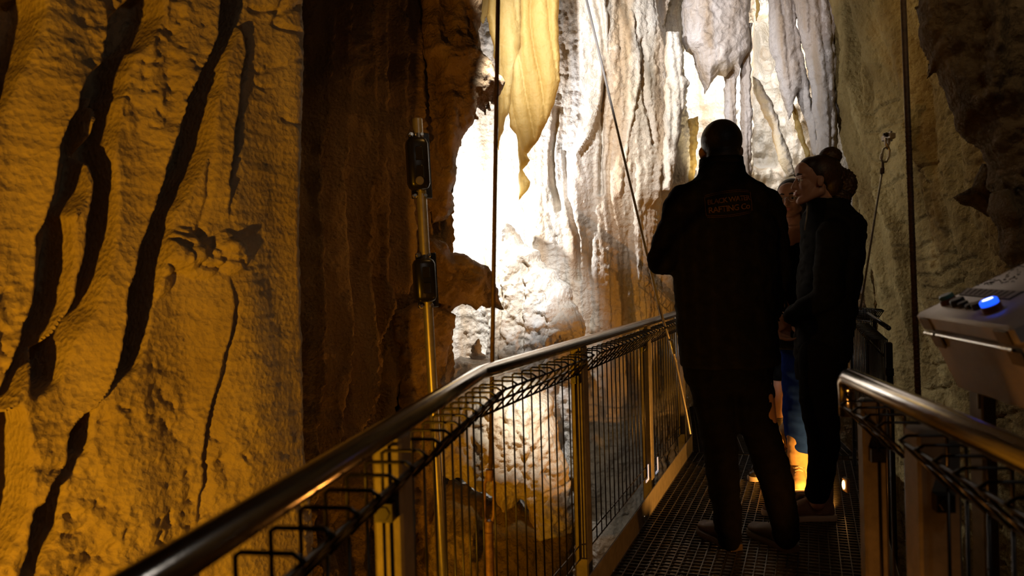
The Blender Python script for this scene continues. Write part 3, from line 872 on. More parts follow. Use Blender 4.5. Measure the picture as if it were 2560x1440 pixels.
lamp('SPOT', 'overhang_wash', (1.0, 1.3, 2.9), 15, (1.0, .68, .34), (1.65, 2.7, 2.0), .06, 50, .9)  # added warm spot without a known source, lifts the dark overhang
lamp('SPOT', 'right_wall_fill', (1.35, 4.5, 3.3), 18, (1.0, .76, .38), (2.45, 4.3, 2.3), .06, 88, .9)  # added warm fill for the right wall, no lamp known there
lamp('SPOT', 'pit_light', (-.85, 3.05, -.75), 9, AMB, (-.55, 4.0, .5), .04, 76, .6)
lamp('SPOT', 'boulder_light', at(1345, 900, 3.45), 26, (1.0, .93, .8), at(1325, 1040, 3.9), .03, 75, .9)
lamp('SPOT', 'dark_wall_wash', (.45, 2.9, 2.9), 17, (1.0, .50, .12), (-.75, 3.9, 1.2), .06, 50, .9)  # added weak warm fill that catches the pleat ridges
w = bpy.data.worlds.new('cave_dark'); SC.world = w; w.use_nodes = True
w.node_tree.nodes['Background'].inputs[0].default_value = (1, .75, .45, 1)
w.node_tree.nodes['Background'].inputs[1].default_value = .002
#@@PART2

# ------------------------------------------------------------------ walkway
ZUP = Vector((0, 0, 1))
HR = HC - 0.234
DN = Vector((math.sin(math.radians(8.9)), math.cos(math.radians(8.9)), 0))     # near bay direction
DF = Vector((math.sin(math.radians(21.4)), math.cos(math.radians(21.4)), 0))   # far bay direction
DT = Vector((math.sin(math.radians(12.0)), math.cos(math.radians(12.0)), 0))   # third bay
KL = atz(1200, 932, HR); KL.z = 0
KR = atz(2122, 942, HR); KR.z = 0
ZR = Vector((0, 0, HR))


def perp(d):
    return Vector((d.y, -d.x, 0))   # points to the right of d


L0 = KL - DN * 2.3
L2 = KL + DF * 3.35
L3 = L2 + DT * 2.6
RW = 1.0

# left edge of floor runs a little inside the rail line
FL0 = KL + perp(DF) * .05
floor_mb = MB()


def grating(mb, o, d, l0, l1, width, skew0=0.0, skew1=0.0, tl=.04, tc=.036):
    p = perp(d)
    n = int(width / tl)
    for i in range(n + 1):
        u = i * tl
        a = o + d * (l0 + skew0 * u) + p * u; b = o + d * (l1 + skew1 * u) + p * u
        mb.box((a + b) / 2 - ZUP * .014, p, d, ZUP, .004, (b - a).length, .028)
    k = int((l1 - l0) / tc)
    for i in range(k + 1):
        l = l0 + i * tc
        a = o + d * l - ZUP * .004; b = a + p * width
        mb.box((a + b) / 2, p, d, ZUP, width, .005, .007)


ta = math.tan(math.radians((21.4 - 8.9) / 2)); tb = math.tan(math.radians((21.4 - 12.0) / 2))
grating(floor_mb, FL0, DF, -.02, 3.30, RW)
grating(floor_mb, FL0 + DF * 3.34 + perp(DT) * .0, DT, -.05, 2.5, RW)
grating(floor_mb, KL + perp(DN) * .05 - DN * .06, DN, -2.2, 0.0, RW - .1)
fl = floor_mb.build('floor', M['grate'])
fl['kind'] = 'structure'
# carrying beams under the grating
bm_ = MB()
for o, d, a, b in ((FL0, DF, 0, 3.3), (FL0 + perp(DF) * RW, DF, 0, 3.3), (FL0 + DF * 3.34, DT, 0, 2.5), (FL0 + DF * 3.34 + perp(DT) * RW, DT, 0, 2.5), (KL + perp(DN) * .05, DN, -2.2, 0), (KL + perp(DN) * (.05 + RW - .1), DN, -2.2, -.1)):
    bm_.bbox(o + d * (a + b) / 2 - ZUP * .09, perp(d), d, ZUP, .06, b - a, .12)
o = bm_.build('trim_1', M['galv']); o['kind'] = 'structure'


def fence_panel(root, a, b, zt, zb, inward, pitch=.075, w=.075, h=.085, top=True):
    """folded-top wire panel between two posts: child 'mesh_panel', sub-part 'folded_top'"""
    a = Vector((a.x, a.y, 0)); b = Vector((b.x, b.y, 0))
    d = (b - a); L = d.length; d.normalize()
    n = max(2, int(L / pitch))
    g = MB(); f = MB(); r = .0029
    for i in range(n + 1):
        p = a + d * (L * i / n)
        g.tube([p + ZUP * zb, p + ZUP * (zt - h)], r, 6)
        q = p + inward * w
        f.tube([p + ZUP * (zt - h), p + ZUP * (zt - .004), p + inward * .006 + ZUP * zt, q - inward * .012 + ZUP * zt, q + ZUP * (zt - .008), p + inward * .004 + ZUP * (zt - h)], r, 6)
    for z in (zb + .004, zb + .055):
        g.tube([a + ZUP * z, b + ZUP * z], r, 6)
    for off, z in ((Vector((0, 0, 0)), zt - h), (inward * (w * .93), zt - .012), (inward * (w * .5), zt - h * .55)):
        f.tube([a + off + ZUP * z, b + off + ZUP * z], r * 1.2, 6)
    go = g.build('mesh_panel', M['wire'], root, True)
    f.build('folded_top', M['wire'], go, True)
    return go


def post(root, p, d, zb, zt, sx=.05, sy=.065, mat='galv'):
    m = MB()
    m.bbox(Vector((p.x, p.y, (zb + zt) / 2)), d, perp(d), ZUP, sy, sx, zt - zb, .005)
    o = m.build('post', M[mat], root)
    c = MB()
    c.box(Vector((p.x, p.y, zt - .12)) - d * (sy / 2 + .012), d, perp(d), ZUP, .024, .03, .03)
    c.cyl(Vector((p.x, p.y, zt - .12)) - d * (sy / 2 + .026), Vector((p.x, p.y, zt - .12)) - d * (sy / 2 + .022), .012, 6)
    c.build('panel_clip', M['wire'], o)
    return o


def rail_pipe(root, pts, r=.019):
    m = MB()
    P = []
    for i, p in enumerate(pts):
        P.append(p)
    m.tube(P, r, 24)
    return m.build('handrail', M['rail'], root, True)


# left railing
RL = empty('railing', (KL.x, KL.y, 0), 'left walkway railing of black mesh under a bent stainless steel handrail', 'railing')
rail_pipe(RL, [q + ZR for q in (L0, KL - DN * .012, KL + DF * .012, L2, L3)])
outL = -perp(DF) * .02
posts_l = [KL - DN * .70, KL + DF * .94, KL + DF * 2.17, KL + DF * 3.3]
pl_near2 = KL - DN * 1.95
for p, d in ((posts_l[0], DN), (posts_l[1], DF), (posts_l[2], DF), (posts_l[3], DF), (pl_near2, DN), (L2 + DT * 1.3, DT), (L2 + DT * 2.5, DT)):
    post(RL, p - perp(d) * .012, d, -.16, HR - .014)
ZT = HR - .035
off = -perp(DF) * .015; offn = -perp(DN) * .015
g1 = .045
fence_panel(RL, pl_near2 + DN * g1 + offn, posts_l[0] - DN * g1 + offn, ZT, .12, perp(DN))
# panel round the bend: two straight runs
fence_panel(RL, posts_l[0] + DN * g1 + offn, KL + offn - DN * .03, ZT, .12, perp(DN))
fence_panel(RL, KL + off + DF * .03, posts_l[1] - DF * g1 + off, ZT, .12, perp(DF))
fence_panel(RL, posts_l[1] + DF * g1 + off, posts_l[2] - DF * g1 + off, ZT, .12, perp(DF))
fence_panel(RL, posts_l[2] + DF * g1 + off, posts_l[3] - DF * g1 + off, ZT, .12, perp(DF))
fence_panel(RL, L2 + DT * .06, L2 + DT * 1.25, ZT, .12, perp(DT))
fence_panel(RL, L2 + DT * 1.36, L2 + DT * 2.45, ZT, .12, perp(DT))
tbm = MB()
for o, d, a, b in ((KL + perp(DF) * .045, DF, 0, 3.33), (KL + perp(DN) * .045, DN, -2.2, 0), (L2 + perp(DT) * .045, DT, 0, 2.5)):
    tbm.bbox(o + d * (a + b) / 2 + ZUP * .05, perp(d), d, ZUP, .006, b - a, .11, .002)
tbm.build('toe_board', M['galv'], RL)
tag(RL.children[-1], 'galvanised kick plate along the grating')
lm = MB(); q = KL + DF * 1.72 + perp(DF) * .053 + ZUP * .03
lm.bbox(q, perp(DF), DF, ZUP, .01, .02, .03, .002); lm.build('cable_clip', M['bolt'], RL)
for s_, z in ((2.10, .16), (2.36, .14)):
    tm = MB()
    q = KL + DF * s_ + ZUP * z
    tm.bbox(q, perp(DF), DF, ZUP, .004, .02, .07, .001)
    tm.box(q - ZUP * .04 - DF * .025, perp(DF), DF, ZUP, .004, .07, .012)
    tm.build('glowing_tag', M['white_tag_glow'], RL)  # tag brightness comes from its own emission, not from reflection

# right railing
outR = perp(DF)
R0 = KR - DN * 2.2
RR = empty('railing', (KR.x, KR.y, 0), 'right walkway railing with a thick polished handrail ending beside the woman', 'railing')
rp = MB()
rp.tube([q + ZR for q in (R0, KR - DN * .02, KR - DN * .004 - ZUP * .003, KR + DN * .010 - ZUP * .014, KR + DN * .014 - ZUP * .034, KR + DN * .014 - ZUP * .09)], [.021, .021, .021, .021, .020, .019], 24)
rp.build('handrail', M['rail'], RR, True)
pr = [(KR + DN * .015, .05, .045), (KR - DN * .33, .07, .075), (KR - DN * 1.5, .06, .07)]
for p, sx, sy in pr:
    post(RR, p + perp(DN) * .05, DN, -.16, HR - .05, sx, sy)
fence_panel(RR, KR - DN * .28 + perp(DN) * .05, KR - DN * .03 + perp(DN) * .05, HR - .05, .10, -perp(DN))
fence_panel(RR, KR - DN * 1.45 + perp(DN) * .05, KR - DN * .40 + perp(DN) * .05, HR - .05, .10, -perp(DN))
tb2 = MB()
tb2.bbox(KR + perp(DN) * .03 - DN * 1.1 + ZUP * .05, perp(DN), DN, ZUP, .006, 2.2, .11, .002)
tb2.build('toe_board', M['galv'], RR)

# right railing of the far bay, seen nearly end on
KR2 = KR + DF * .06 + perp(DF) * .03
RF = empty('railing', (KR2.x, KR2.y, 0), 'end on mesh railing in the gap between the woman and the right handrail', 'railing')
a_ = Vector((KR2.x, KR2.y, HR)) + DF * 1.55 + perp(DF) * .19
b_ = a_ + DF * 1.2
m = MB(); m.tube([a_, b_], .010, 12); m.build('top_bar', M['black'], RF, True)
for p in (a_ + DF * .03, b_ - DF * .03):
    post(RF, p, DF, -.16, HR - .06, .03, .03, 'black')
fence_panel(RF, a_ + DF * .08, b_ - DF * .08, HR - .05, .12, -perp(DF))
tb3 = MB(); tb3.bbox((a_ + b_) / 2 - ZUP * (HR - .05) - perp(DF) * .03, perp(DF), DF, ZUP, .006, 2.6, .11, .002); tb3.build('toe_board', M['galv'], RF)

# far panel beyond the right-hand gap
pa = at(2127, 768, 4.55); pb = at(2186, 786, 4.2)
RG = empty('fence_panel', ((pa.x + pb.x) / 2, (pa.y + pb.y) / 2, 0), 'dark mesh fence panel against the rock just above the end of the right handrail', 'fence')
dd = (Vector((pb.x - pa.x, pb.y - pa.y, 0))).normalized()
fence_panel(RG, pa, pb, pa.z, .1, -perp(dd), pitch=.022, w=.05, h=.07)
m = MB()
for q in (pa, pb):
    m.bbox(Vector((q.x, q.y, (q.z + .0) / 2)), dd, perp(dd), ZUP, .012, .02, q.z, .002)
m.build('post', M['black'], RG)
m = MB(); c_ = at(2140, 860, 4.36)
m.box(c_, dd, perp(dd), ZUP, .0, .0, .0)
# far railing glimpsed left of the man, on the way out
fa = at(1652, 697, 7.0); fb = at(1712, 697, 7.0)
RX = empty('railing', (fa.x, fa.y, 0), 'far pale railing glimpsed between the diagonal cable and the man', 'railing')
m = MB(); m.tube([fa, fb, fb + Vector((.3, .1, 0))], .02, 10); m.build('handrail', M['pole'], RX, True)
m = MB(); m.tube([at(1655, 712, 6.9), at(1700, 727, 6.6)], .022, 10); m.build('lower_rail', M['pole'], RX, True)
m = MB()
for px in (1661, 1679, 1697):
    m.bbox((at(px, 697, 7.0) + at(px, 740, 7.0)) / 2, Vector((1, 0, 0)), Vector((0, 1, 0)), ZUP, .03, .03, .18, .003)
m.build('baluster', M['pole'], RX)
m = MB(); p0_ = at(1655, 700, 7.02); p1_ = at(1700, 745, 7.02)
for k in range(6):
    t = k / 5
    m.tube([at(1655 + 45 * t, 700, 7.03), at(1655 + 45 * t, 760, 7.03)], .006, 6)
m.build('mesh_panel', M['wire'], RX, True)
m = MB()
for px in (1658, 1706): m.bbox(Vector((at(px, 700, 7.03).x, 7.05, .55)), Vector((1, 0, 0)), Vector((0, 1, 0)), ZUP, .05, .05, 1.15, .004)
m.build('post', M['galv'], RX)

# ------------------------------------------------------------------ pole with two lamp boxes
PY = 3.25
p_top = at(1043, 296, PY); p_bot = at(1110, 1475, PY)
pd = (p_top - p_bot).normalized()
LP = empty('lamp_pole', p_bot, 'thin steel pole with two black lamp boxes in front of the dark wall', 'lamp pole')
m = MB(); m.cyl(p_bot, p_top, .0215, 20); m.build('pole', M['pole'], LP)
ex = Vector((math.cos(.35), math.sin(.35), 0)); ex = (ex - pd * ex.dot(pd)).normalized(); ey = pd.cross(ex)   # ey away from the camera
for cx, y0, y1, lens in ((1035, 332, 497, True), (1052, 633, 770, False)):
    k0 = at(cx, y0, PY); k1 = at(cx + 6, y1, PY); c = (k0 + k1) / 2; H = (k0 - k1).length
    back = MB(); back.bbox(c + ey * .0 + ex * .022, ex, ey, pd, .09, .012, H, .003)
    bo = back.build('mounting_plate', M['black'], LP)
    f = -ey if (-ey).dot(CAM - c) > 0 else ey
    box = MB()
    secs = []
    for z, k in ((-.5, .6), (-.46, .85), (-.38, 1.0), (.38, 1.0), (.46, .85), (.5, .6)):
        secs.append((c + f * .045 + pd * (H * .78 * z), ex * (.046 * k), f * (.04 * k)))
    n0 = 24; vs = []; fs = []
    for cc, a, b in secs:
        for j in range(n0):
            an = 2 * math.pi * j / n0; ca, sa = math.cos(an), math.sin(an)
            vs.append(cc + a * (abs(ca) ** .55 * (1 if ca > 0 else -1)) + b * (abs(sa) ** .55 * (1 if sa > 0 else -1)))
    for i in range(len(secs) - 1):
        for j in range(n0):
            k = (j + 1) % n0
            fs.append((i * n0 + j, i * n0 + k, i * n0 + n0 + k, i * n0 + n0 + j))
    fs += [tuple(range(n0 - 1, -1, -1)), tuple(range((len(secs) - 1) * n0, len(secs) * n0))]
    box.add(vs, fs)
    lb = box.build('lamp_box', M['black'], LP)
    g = MB()
    for dz in (-.14, .14):
        g.bbox(c + f * .088 + pd * (H * dz), ex, f, pd, .03, .006, H * .2, .003)
    g.build('glass_window', M['glassy'], lb)
    for i in (-1, 1):
        for j in (-1, 1):
            b = MB(); q = c + ex * (.022 * i + .008) + pd * (H * .46 * j) + f * .012
            b.cyl(q, q + f * .02, .008, 8); b.cyl(q, q + f * .008, .012, 6)
            b.build('bolt', M['bolt'], bo)
    if lens:
        b = MB(); q = c - pd * (H * .27) + f * .085 - ex * .006
        b.cyl(q, q + f * .012, .018, 20); b.build('sensor_disc', M['galv'], lb)

# ------------------------------------------------------------------ rods and cables
ra, rb = at(1246, -60, 2.14), at(1226, 1190, 2.14)
HRD = empty('hanger_rod', rb, 'dark hanger rod dropping in front of the white bay to the left handrail bend', 'rod')
m = MB(); m.tube([ra, (ra + rb) / 2, rb], .0062, 12); m.build('rod', M['rust'], HRD, True)
q0, q1 = at(1224, 1170, 2.14), at(1222, 1330, 2.14)
m = MB(); dq = (q1 - q0)
for sx in (-1, 1):
    m.tube([q0 + dq * .1 + Vector((.004 * sx, 0, 0)), q0 + dq * .25 + Vector((.014 * sx, 0, 0)), q0 + dq * .75 + Vector((.014 * sx, 0, 0)), q0 + dq * .9 + Vector((.004 * sx, 0, 0))], .005, 8)
m.cyl(q0 + dq * .02, q0 + dq * .2, .011, 10); m.cyl(q0 + dq * .82, q1, .012, 10)
m.build('turnbuckle', M['rustpipe'], HRD)
m = MB(); m.cyl(q1 - ZUP * .45, q1, .0125, 16); m.build('pipe', M['rustpipe'], HRD)

ra, rb = at(2256, -60, 2.35), at(2296, 1010, 2.35)
rr = MB(); rr.tube([ra, (ra * .6 + rb * .4), rb], .0085, 12)
# thread rings
for k in range(60):
    t = .35 + .65 * k / 60
    q = ra.lerp(rb, t)
    rr.tube([q, q - ZUP * .004], .0095, 10)
tag(rr.build('hanger_rod', M['rust'], None, True), 'rusty threaded hanger rod passing behind the left corner of the console', 'rod')

c0, c1 = at(1452, -60, 5.0), at(1651, 778, 4.22)
m = MB(); m.tube([c0, c1, at(1690, 905, 4.22)], .0075, 10)
CB = empty('stay_cable', c1, 'grey diagonal stay cable running down to the left handrail', 'cable')
m.build('cable', M['cable'], CB, True)
m = MB(); m.cyl(at(1676, 850, 4.22), at(1684, 885, 4.22), .014, 12); m.build('cable_clamp', M['bolt'], CB)
m = MB(); m.tube([at(1686, 890, 4.22), at(1715, 1030, 4.24), at(1725, 1085, 4.24)], .008, 10); m.build('anchor_rod', M['cable'], CB)

# wall anchor on the right with shackle, link and cable
AY = 4.0
an0 = at(2220, 338, AY)
AN = empty('wall_anchor', an0, 'bolted steel wall anchor with link and cable on the right wall', 'anchor')
m = MB()
X1 = Vector((1, 0, 0)); Y1 = Vector((0, 1, 0))
m.bbox(at(2226, 341, AY + .06), X1, Y1, ZUP, .012, .03, .055, .003)
m.bbox(at(2221, 343, AY + .02), X1, Y1, ZUP, .03, .10, .03, .004)
m.build('plate', M['cable'], AN)
m = MB(); m.cyl(at(2212, 336, AY), at(2222, 338, AY), .012, 6); m.cyl(at(2208, 336, AY), at(2216, 336, AY), .007, 8); m.build('bolt', M['black'], AN)
m = MB(); m.tube([at(2214, 345, AY), at(2214, 358, AY), at(2218, 368, AY), at(2222, 358, AY), at(2223, 344, AY)], .007, 10); m.build('shackle', M['cable'], AN, True)
m = MB()
lp = [(2216, 367), (2208, 372), (2204, 388), (2203, 398), (2208, 405), (2216, 404), (2222, 392), (2224, 376), (2221, 368), (2216, 367)]
m.tube([at(*q, AY) for q in lp], .0055, 10, cap=False)
m.cyl(at(2204.5, 384, AY), at(2203, 397, AY), .009, 8)
m.build('quick_link', M['pole'], AN, True)
m = MB(); m.tube([at(2207, 403, AY), at(2207, 418, AY), at(2206, 422, AY)], [.006, .007, .012], 10); m.cyl(at(2206, 420, AY), at(2205, 434, AY), .011, 10); m.build('swage_sleeve', M['rust'], AN)
m = MB(); m.tube([at(2205, 430, AY), at(2151, 775, 4.15)], .0052, 10); m.build('cable', M['cable'], AN, True)

# ------------------------------------------------------------------ control console
A = at(2287, 785, 1.62); B = at(2524, 820, 1.25)
e1 = (B - A).normalized(); Wd = (B - A).length
hx = Vector((e1.y, -e1.x, 0)).normalized() * -1
if hx.x < 0: hx = -hx
e2 = (hx * math.cos(math.radians(25)) + ZUP * math.sin(math.radians(25))); e2 = (e2 - e1 * e2.dot(e1)).normalized()
e3 = e1.cross(e2); e3 = e3 if e3.z > 0 else -e3           # out of the sloping top
CO = empty('control_console', Vector((A.x + .18, A.y - .2, 0)), 'sloping stainless steel control console with a glowing blue button by the right railing', 'control box')
D2 = .46


def cpt(u, v, w_):
    return A + e1 * u + e2 * v + e3 * w_


m = MB(); m.bbox(cpt(Wd / 2, D2 / 2, -.0175), e2, e1, e3, D2, Wd, .035, .005)
lid = m.build('lid', M['console'], CO)
m = MB(); m.bbox(cpt(Wd / 2, D2 / 2 + .002, -.11), e2, e1, e3, D2 - .012, Wd - .008, .142, .005)
m.build('case', M['console'], CO)
m = MB(); m.tube([cpt(.05, -.004, -.041), cpt(Wd - .012, -.004, -.041)], .0028, 8); m.build('lid_seam', M['bolt'], CO)
for u0 in (.022, Wd - .055):
    m = MB()
    m.bbox(cpt(u0 + .02, -.0015, -.02), e1, e2, e3, .045, .004, .026, .001)
    m.bbox(cpt(u0 + .02, .003, -.062), e1, e2, e3, .045, .004, .028, .001)
    hg = m.build('hinge', M['galv'], CO)
    k = MB()
    for i in range(3):
        k.cyl(cpt(u0 - .004 + i * .016, -.005, -.0405), cpt(u0 + .010 + i * .016, -.005, -.0405), .0042, 10)
    k.build('hinge_pin', M['bolt'], hg)


def ctop(px, py):
    q = atplane(px, py, A, e3) - A
    return q.dot(e1), q.dot(e2)


def button(px, py, r, h, mat, name, cap=None, capname=None, collar=None):
    u, v = ctop(px, py)
    m = MB(); m.cyl(cpt(u, v, -.002), cpt(u, v, h * (.6 if cap else 1)), r, 20)
    o = m.build(name, M[collar or mat], CO)
    if cap:
        m = MB(); m.cyl(cpt(u, v, h * .5), cpt(u, v, h), r * .92, 20); m.build(capname, M[cap], o)
    return o


button(2374, 758, .016, .020, 'black', 'push_button', 'btn_green', 'green_cap', 'btn_red')
button(2398, 762, .014, .014, 'black', 'selector_switch')
button(2411, 766, .010, .010, 'black', 'selector_switch')
button(2427, 769, .009, .008, 'black', 'selector_switch')
button(2449, 770, .012, .012, 'black', 'selector_switch')
bo = button(2484, 778, .017, .024, 'black', 'push_button', 'led_blue', 'blue_cap', 'btn_red')
u, v = ctop(2484, 778)
m = MB(); m.ell(cpt(u, v, .0242), (e1 * .004, (e2 * .7 + e1 * .2) * .013, e3 * .0012)); m.build('lit_core', M['led_white'], bo)
# engraved plate with lines of small lettering, and a scratchy sketch on the lid
quad = [ctop(2402, 738), ctop(2421, 722), ctop(2556, 730), ctop(2521, 749)]
cu = sum(q[0] for q in quad) / 4; cv = sum(q[1] for q in quad) / 4


def bil(s, t):
    a, b, c, d = [np.array(q) for q in quad]   # a front-left, b back-left, c back-right, d front-right
    q = (a * (1 - s) + d * s) * (1 - t) + (b * (1 - s) + c * s) * t
    return q


def slabq(cs, w0, w1):
    m = MB()
    vs = [cpt(q[0], q[1], w0) for q in cs] + [cpt(q[0], q[1], w1) for q in cs]
    m.add(vs, [(3, 2, 1, 0), (4, 5, 6, 7), (0, 1, 5, 4), (1, 2, 6, 5), (2, 3, 7, 6), (3, 0, 4, 7)])
    return m


grow = [(np.array(q) - np.array((cu, cv))) * 1.06 + np.array((cu, cv)) for q in quad]
po = slabq(grow, -.001, .0016).build('engraved_plate', M['ink'], CO)
slabq(quad, .0012, .0022).build('plate_face', M['plate'], po)
m = MB(); rnd = random.Random(3)
for i in range(9):
    s = .08 + i * .1; t = .1
    while t < .9:
        l = rnd.uniform(.05, .16)
        c4 = [bil(s, t), bil(s, min(.92, t + l)), bil(s + .035, min(.92, t + l)), bil(s + .035, t)]
        k = slabq(c4, .002, .0026); m.add(k.v, k.f)
        t += l + .04
m.build('plate_lettering', M['ink'], po)
m = MB()
for k in range(46):
    px = rnd.uniform(2440, 2556); py = 722 - (px - 2430) * rnd.uniform(.12, .48) - 4
    if py < 668 - (px - 2500) * .35: continue
    u, v = ctop(px, py); l = rnd.uniform(.002, .010); an = rnd.uniform(0, 3.1)
    m.tube([cpt(u, v, .0004), cpt(u + l * math.cos(an), v + l * math.sin(an), .0004)], .0007, 5)
arc = [ctop(2520 + 40 * math.cos(t * .16), 668 - 10 * math.sin(t * .16) + t * .9) for t in range(12)]
m.tube([cpt(q[0], q[1], .0004) for q in arc], .0009, 5)
m.build('sketch_marks', M['ink'], CO)
# bracket and leg that carry it
bq = at(2456, 985, 1.55)
m = MB(); m.bbox(Vector((bq.x, bq.y, .47)), X1, Y1, ZUP, .03, .045, 1.0, .003); m.build('support_leg', M['galv'], CO)
m = MB(); m.bbox(at(2460, 985, 1.535), X1, Y1, ZUP, .028, .006, .06, .002); m.build('bracket', M['pole'], CO)
m = MB(); m.bbox(Vector((bq.x, bq.y, -.035)), X1, Y1, ZUP, .12, .14, .012, .003); m.build('foot_plate', M['galv'], CO)

# amber marker light on the far right toe board
lq = at(2109, 1212, 3.75)
MK = empty('marker_light', lq, 'tiny glowing amber marker light low beside the woman\'s heel', 'light')
m = MB(); m.bbox(lq + Vector((.012, 0, 0)), X1, Y1, ZUP, .02, .05, .07, .004); m.build('housing', M['galv'], MK)
m = MB(); m.ell(lq, (X1 * .007, Y1 * .013, ZUP * .023)); m.build('lens', M['amber_led'], MK, True)
lamp('SPOT', 'marker_glow', lq + Vector((-.03, -.02, .0)), 48.0, (1.0, .42, .07), lq + Vector((-.4, .28, -.04)), .012, 150, .5)
lamp('POINT', 'walkway_amber', (.56, 1.25, .30), 3.2, (1.0, .36, .06), None, .03)
lamp('SPOT', 'toe_amber_fill', (1.17, 2.75, .14), 4.0, (1.0, .38, .05), (.25, 3.3, .45), .02, 120, .7)  # added amber spot with no fixture, warms posts and toe board
#@@PART3

# ------------------------------------------------------------------ visitors
def V3(*a): return Vector(a)


def head_parts(mb, c, f, u, s=1.0, female=False):
    """skull, face and neck pieces in a frame: f forward, u up; c = point between the eyes, inside the head"""
    f = f.normalized(); l = u.cross(f).normalized(); u = f.cross(l).normalized()

    def q(a, b, d): return c + (f * a + l * b + u * d) * s

    def E(a, b, d, ra, rb, rc): mb.ell(q(a, b, d), (f * ra * s, l * rb * s, u * rc * s), 24, 14)
    E(-.012, 0, .026, .094, .076, .085)
    E(.040, 0, -.035, .050, .057, .072)
    for sd in (-1, 1):
        mb.caps(q(-.005, .050 * sd, -.058), q(.070, .012 * sd, -.098), .024 * s, .017 * s)
        E(.060, .036 * sd, -.024, .026, .024, .024)
        mb.caps(q(.080, .010 * sd, .020), q(.070, .045 * sd, .016), .011 * s, .010 * s)
        E(.0, .077 * sd, -.014, .016, .008, .026)
        E(-.005, .083 * sd, -.008, .011, .006, .018)
        mb.caps(q(.094, .010 * sd, -.037), q(.090, .013 * sd, -.038), .008 * s, .007 * s, 10)
    mb.caps(q(.087, 0, .008), q(.1035, 0, -.033), .0080 * s, .0118 * s)
    mb.caps(q(.085, -.016, -.062), q(.085, .016, -.062), .012 * s, .012 * s)
    mb.caps(q(.074, -.010, -.098), q(.074, .010, -.098), .016 * s, .016 * s)
    E(.05, 0, .045, .045, .060, .05)
    mb.caps(q(-.025, 0, -.07), q(-.045, 0, -.20), .056 * s * (.9 if female else 1), .060 * s * (.88 if female else 1))
    return q, l, u


def face_details(root, q, f, l, u, s, brow='hair'):
    for sd in (-1, 1):
        m = MB(); m.sph(q(.0755, .031 * sd, .0), .0125 * s, 16); e = m.build('eye', M['eye'], root, True)
        m = MB(); m.ell(q(.0858, .0315 * sd, 0), (f * .0032 * s, l * .0070 * s, u * .0070 * s), 12, 8); m.build('iris', M['iris'], e, True)
        m = MB(); m.caps(q(.0840, .016 * sd, .0090), q(.0745, .047 * sd, .0075), .0056 * s, .0048 * s, 8); m.caps(q(.0830, .018 * sd, -.0105), q(.0745, .045 * sd, -.0095), .0045 * s, .004 * s, 8); m.build('eyelid', M['skin'], e, True)
        m = MB(); m.tube([q(.0915, .014 * sd, .0245), q(.090, .030 * sd, .0290), q(.076, .048 * sd, .0240)], [.0035 * s, .004 * s, .002 * s], 8); m.build('eyebrow', M[brow], root, True)
    m = MB()
    m.caps(q(.0955, -.015, -.0575), q(.0955, .015, -.0575), .0045 * s, .0045 * s, 8)
    m.caps(q(.0965, -.004, -.0575), q(.0965, .004, -.0575), .0052 * s, .0052 * s, 8)
    m.caps(q(.0955, -.013, -.0665), q(.0955, .013, -.0665), .0058 * s, .0058 * s, 8)
    m.solid('lips', M['lip'], root, .002, 3)


def chain(mb, pts, rs, n=16):
    for (a, b, ra, rb) in zip(pts[:-1], pts[1:], rs[:-1], rs[1:]):
        mb.caps(a, b, ra, rb, n)


def hand_parts(mb, w, d, palm_n, thumb_side, curl=.9, s=1.0):
    """w wrist, d finger direction, palm_n = out of the palm, thumb_side = direction of the thumb"""
    d = d.normalized(); n = palm_n.normalized(); t = (thumb_side - d * thumb_side.dot(d)).normalized()
    mb.ell(w + d * .045 * s, (d * .052 * s, t * .040 * s, n * .016 * s), 16, 10)
    for i, (off, L) in enumerate(((.030, .072), (.010, .080), (-.010, .075), (-.029, .060))):
        b = w + d * .078 * s + t * off * s
        r = (.0088, .0090, .0086, .0078)[i] * s
        p = [w + d * .045 * s + t * off * .7 * s, b]
        an = .25
        for k in range(3):
            dirv = d * math.cos(an) + n * math.sin(an)
            p.append(p[-1] + dirv * L * (.42, .33, .25)[k] * s)
            an += curl * (.8 + .1 * i)
        chain(mb, p, [r * 1.1, r * 1.05, r, r * .92, r * .8], 10)
    p = [w + d * .018 * s + t * .022 * s, w + d * .045 * s + t * .050 * s + n * .008 * s, w + d * .075 * s + t * .058 * s + n * .022 * s, w + d * .098 * s + t * .050 * s + n * .034 * s]
    chain(mb, p, [.014 * s, .0115 * s, .0100 * s, .0085 * s], 10)


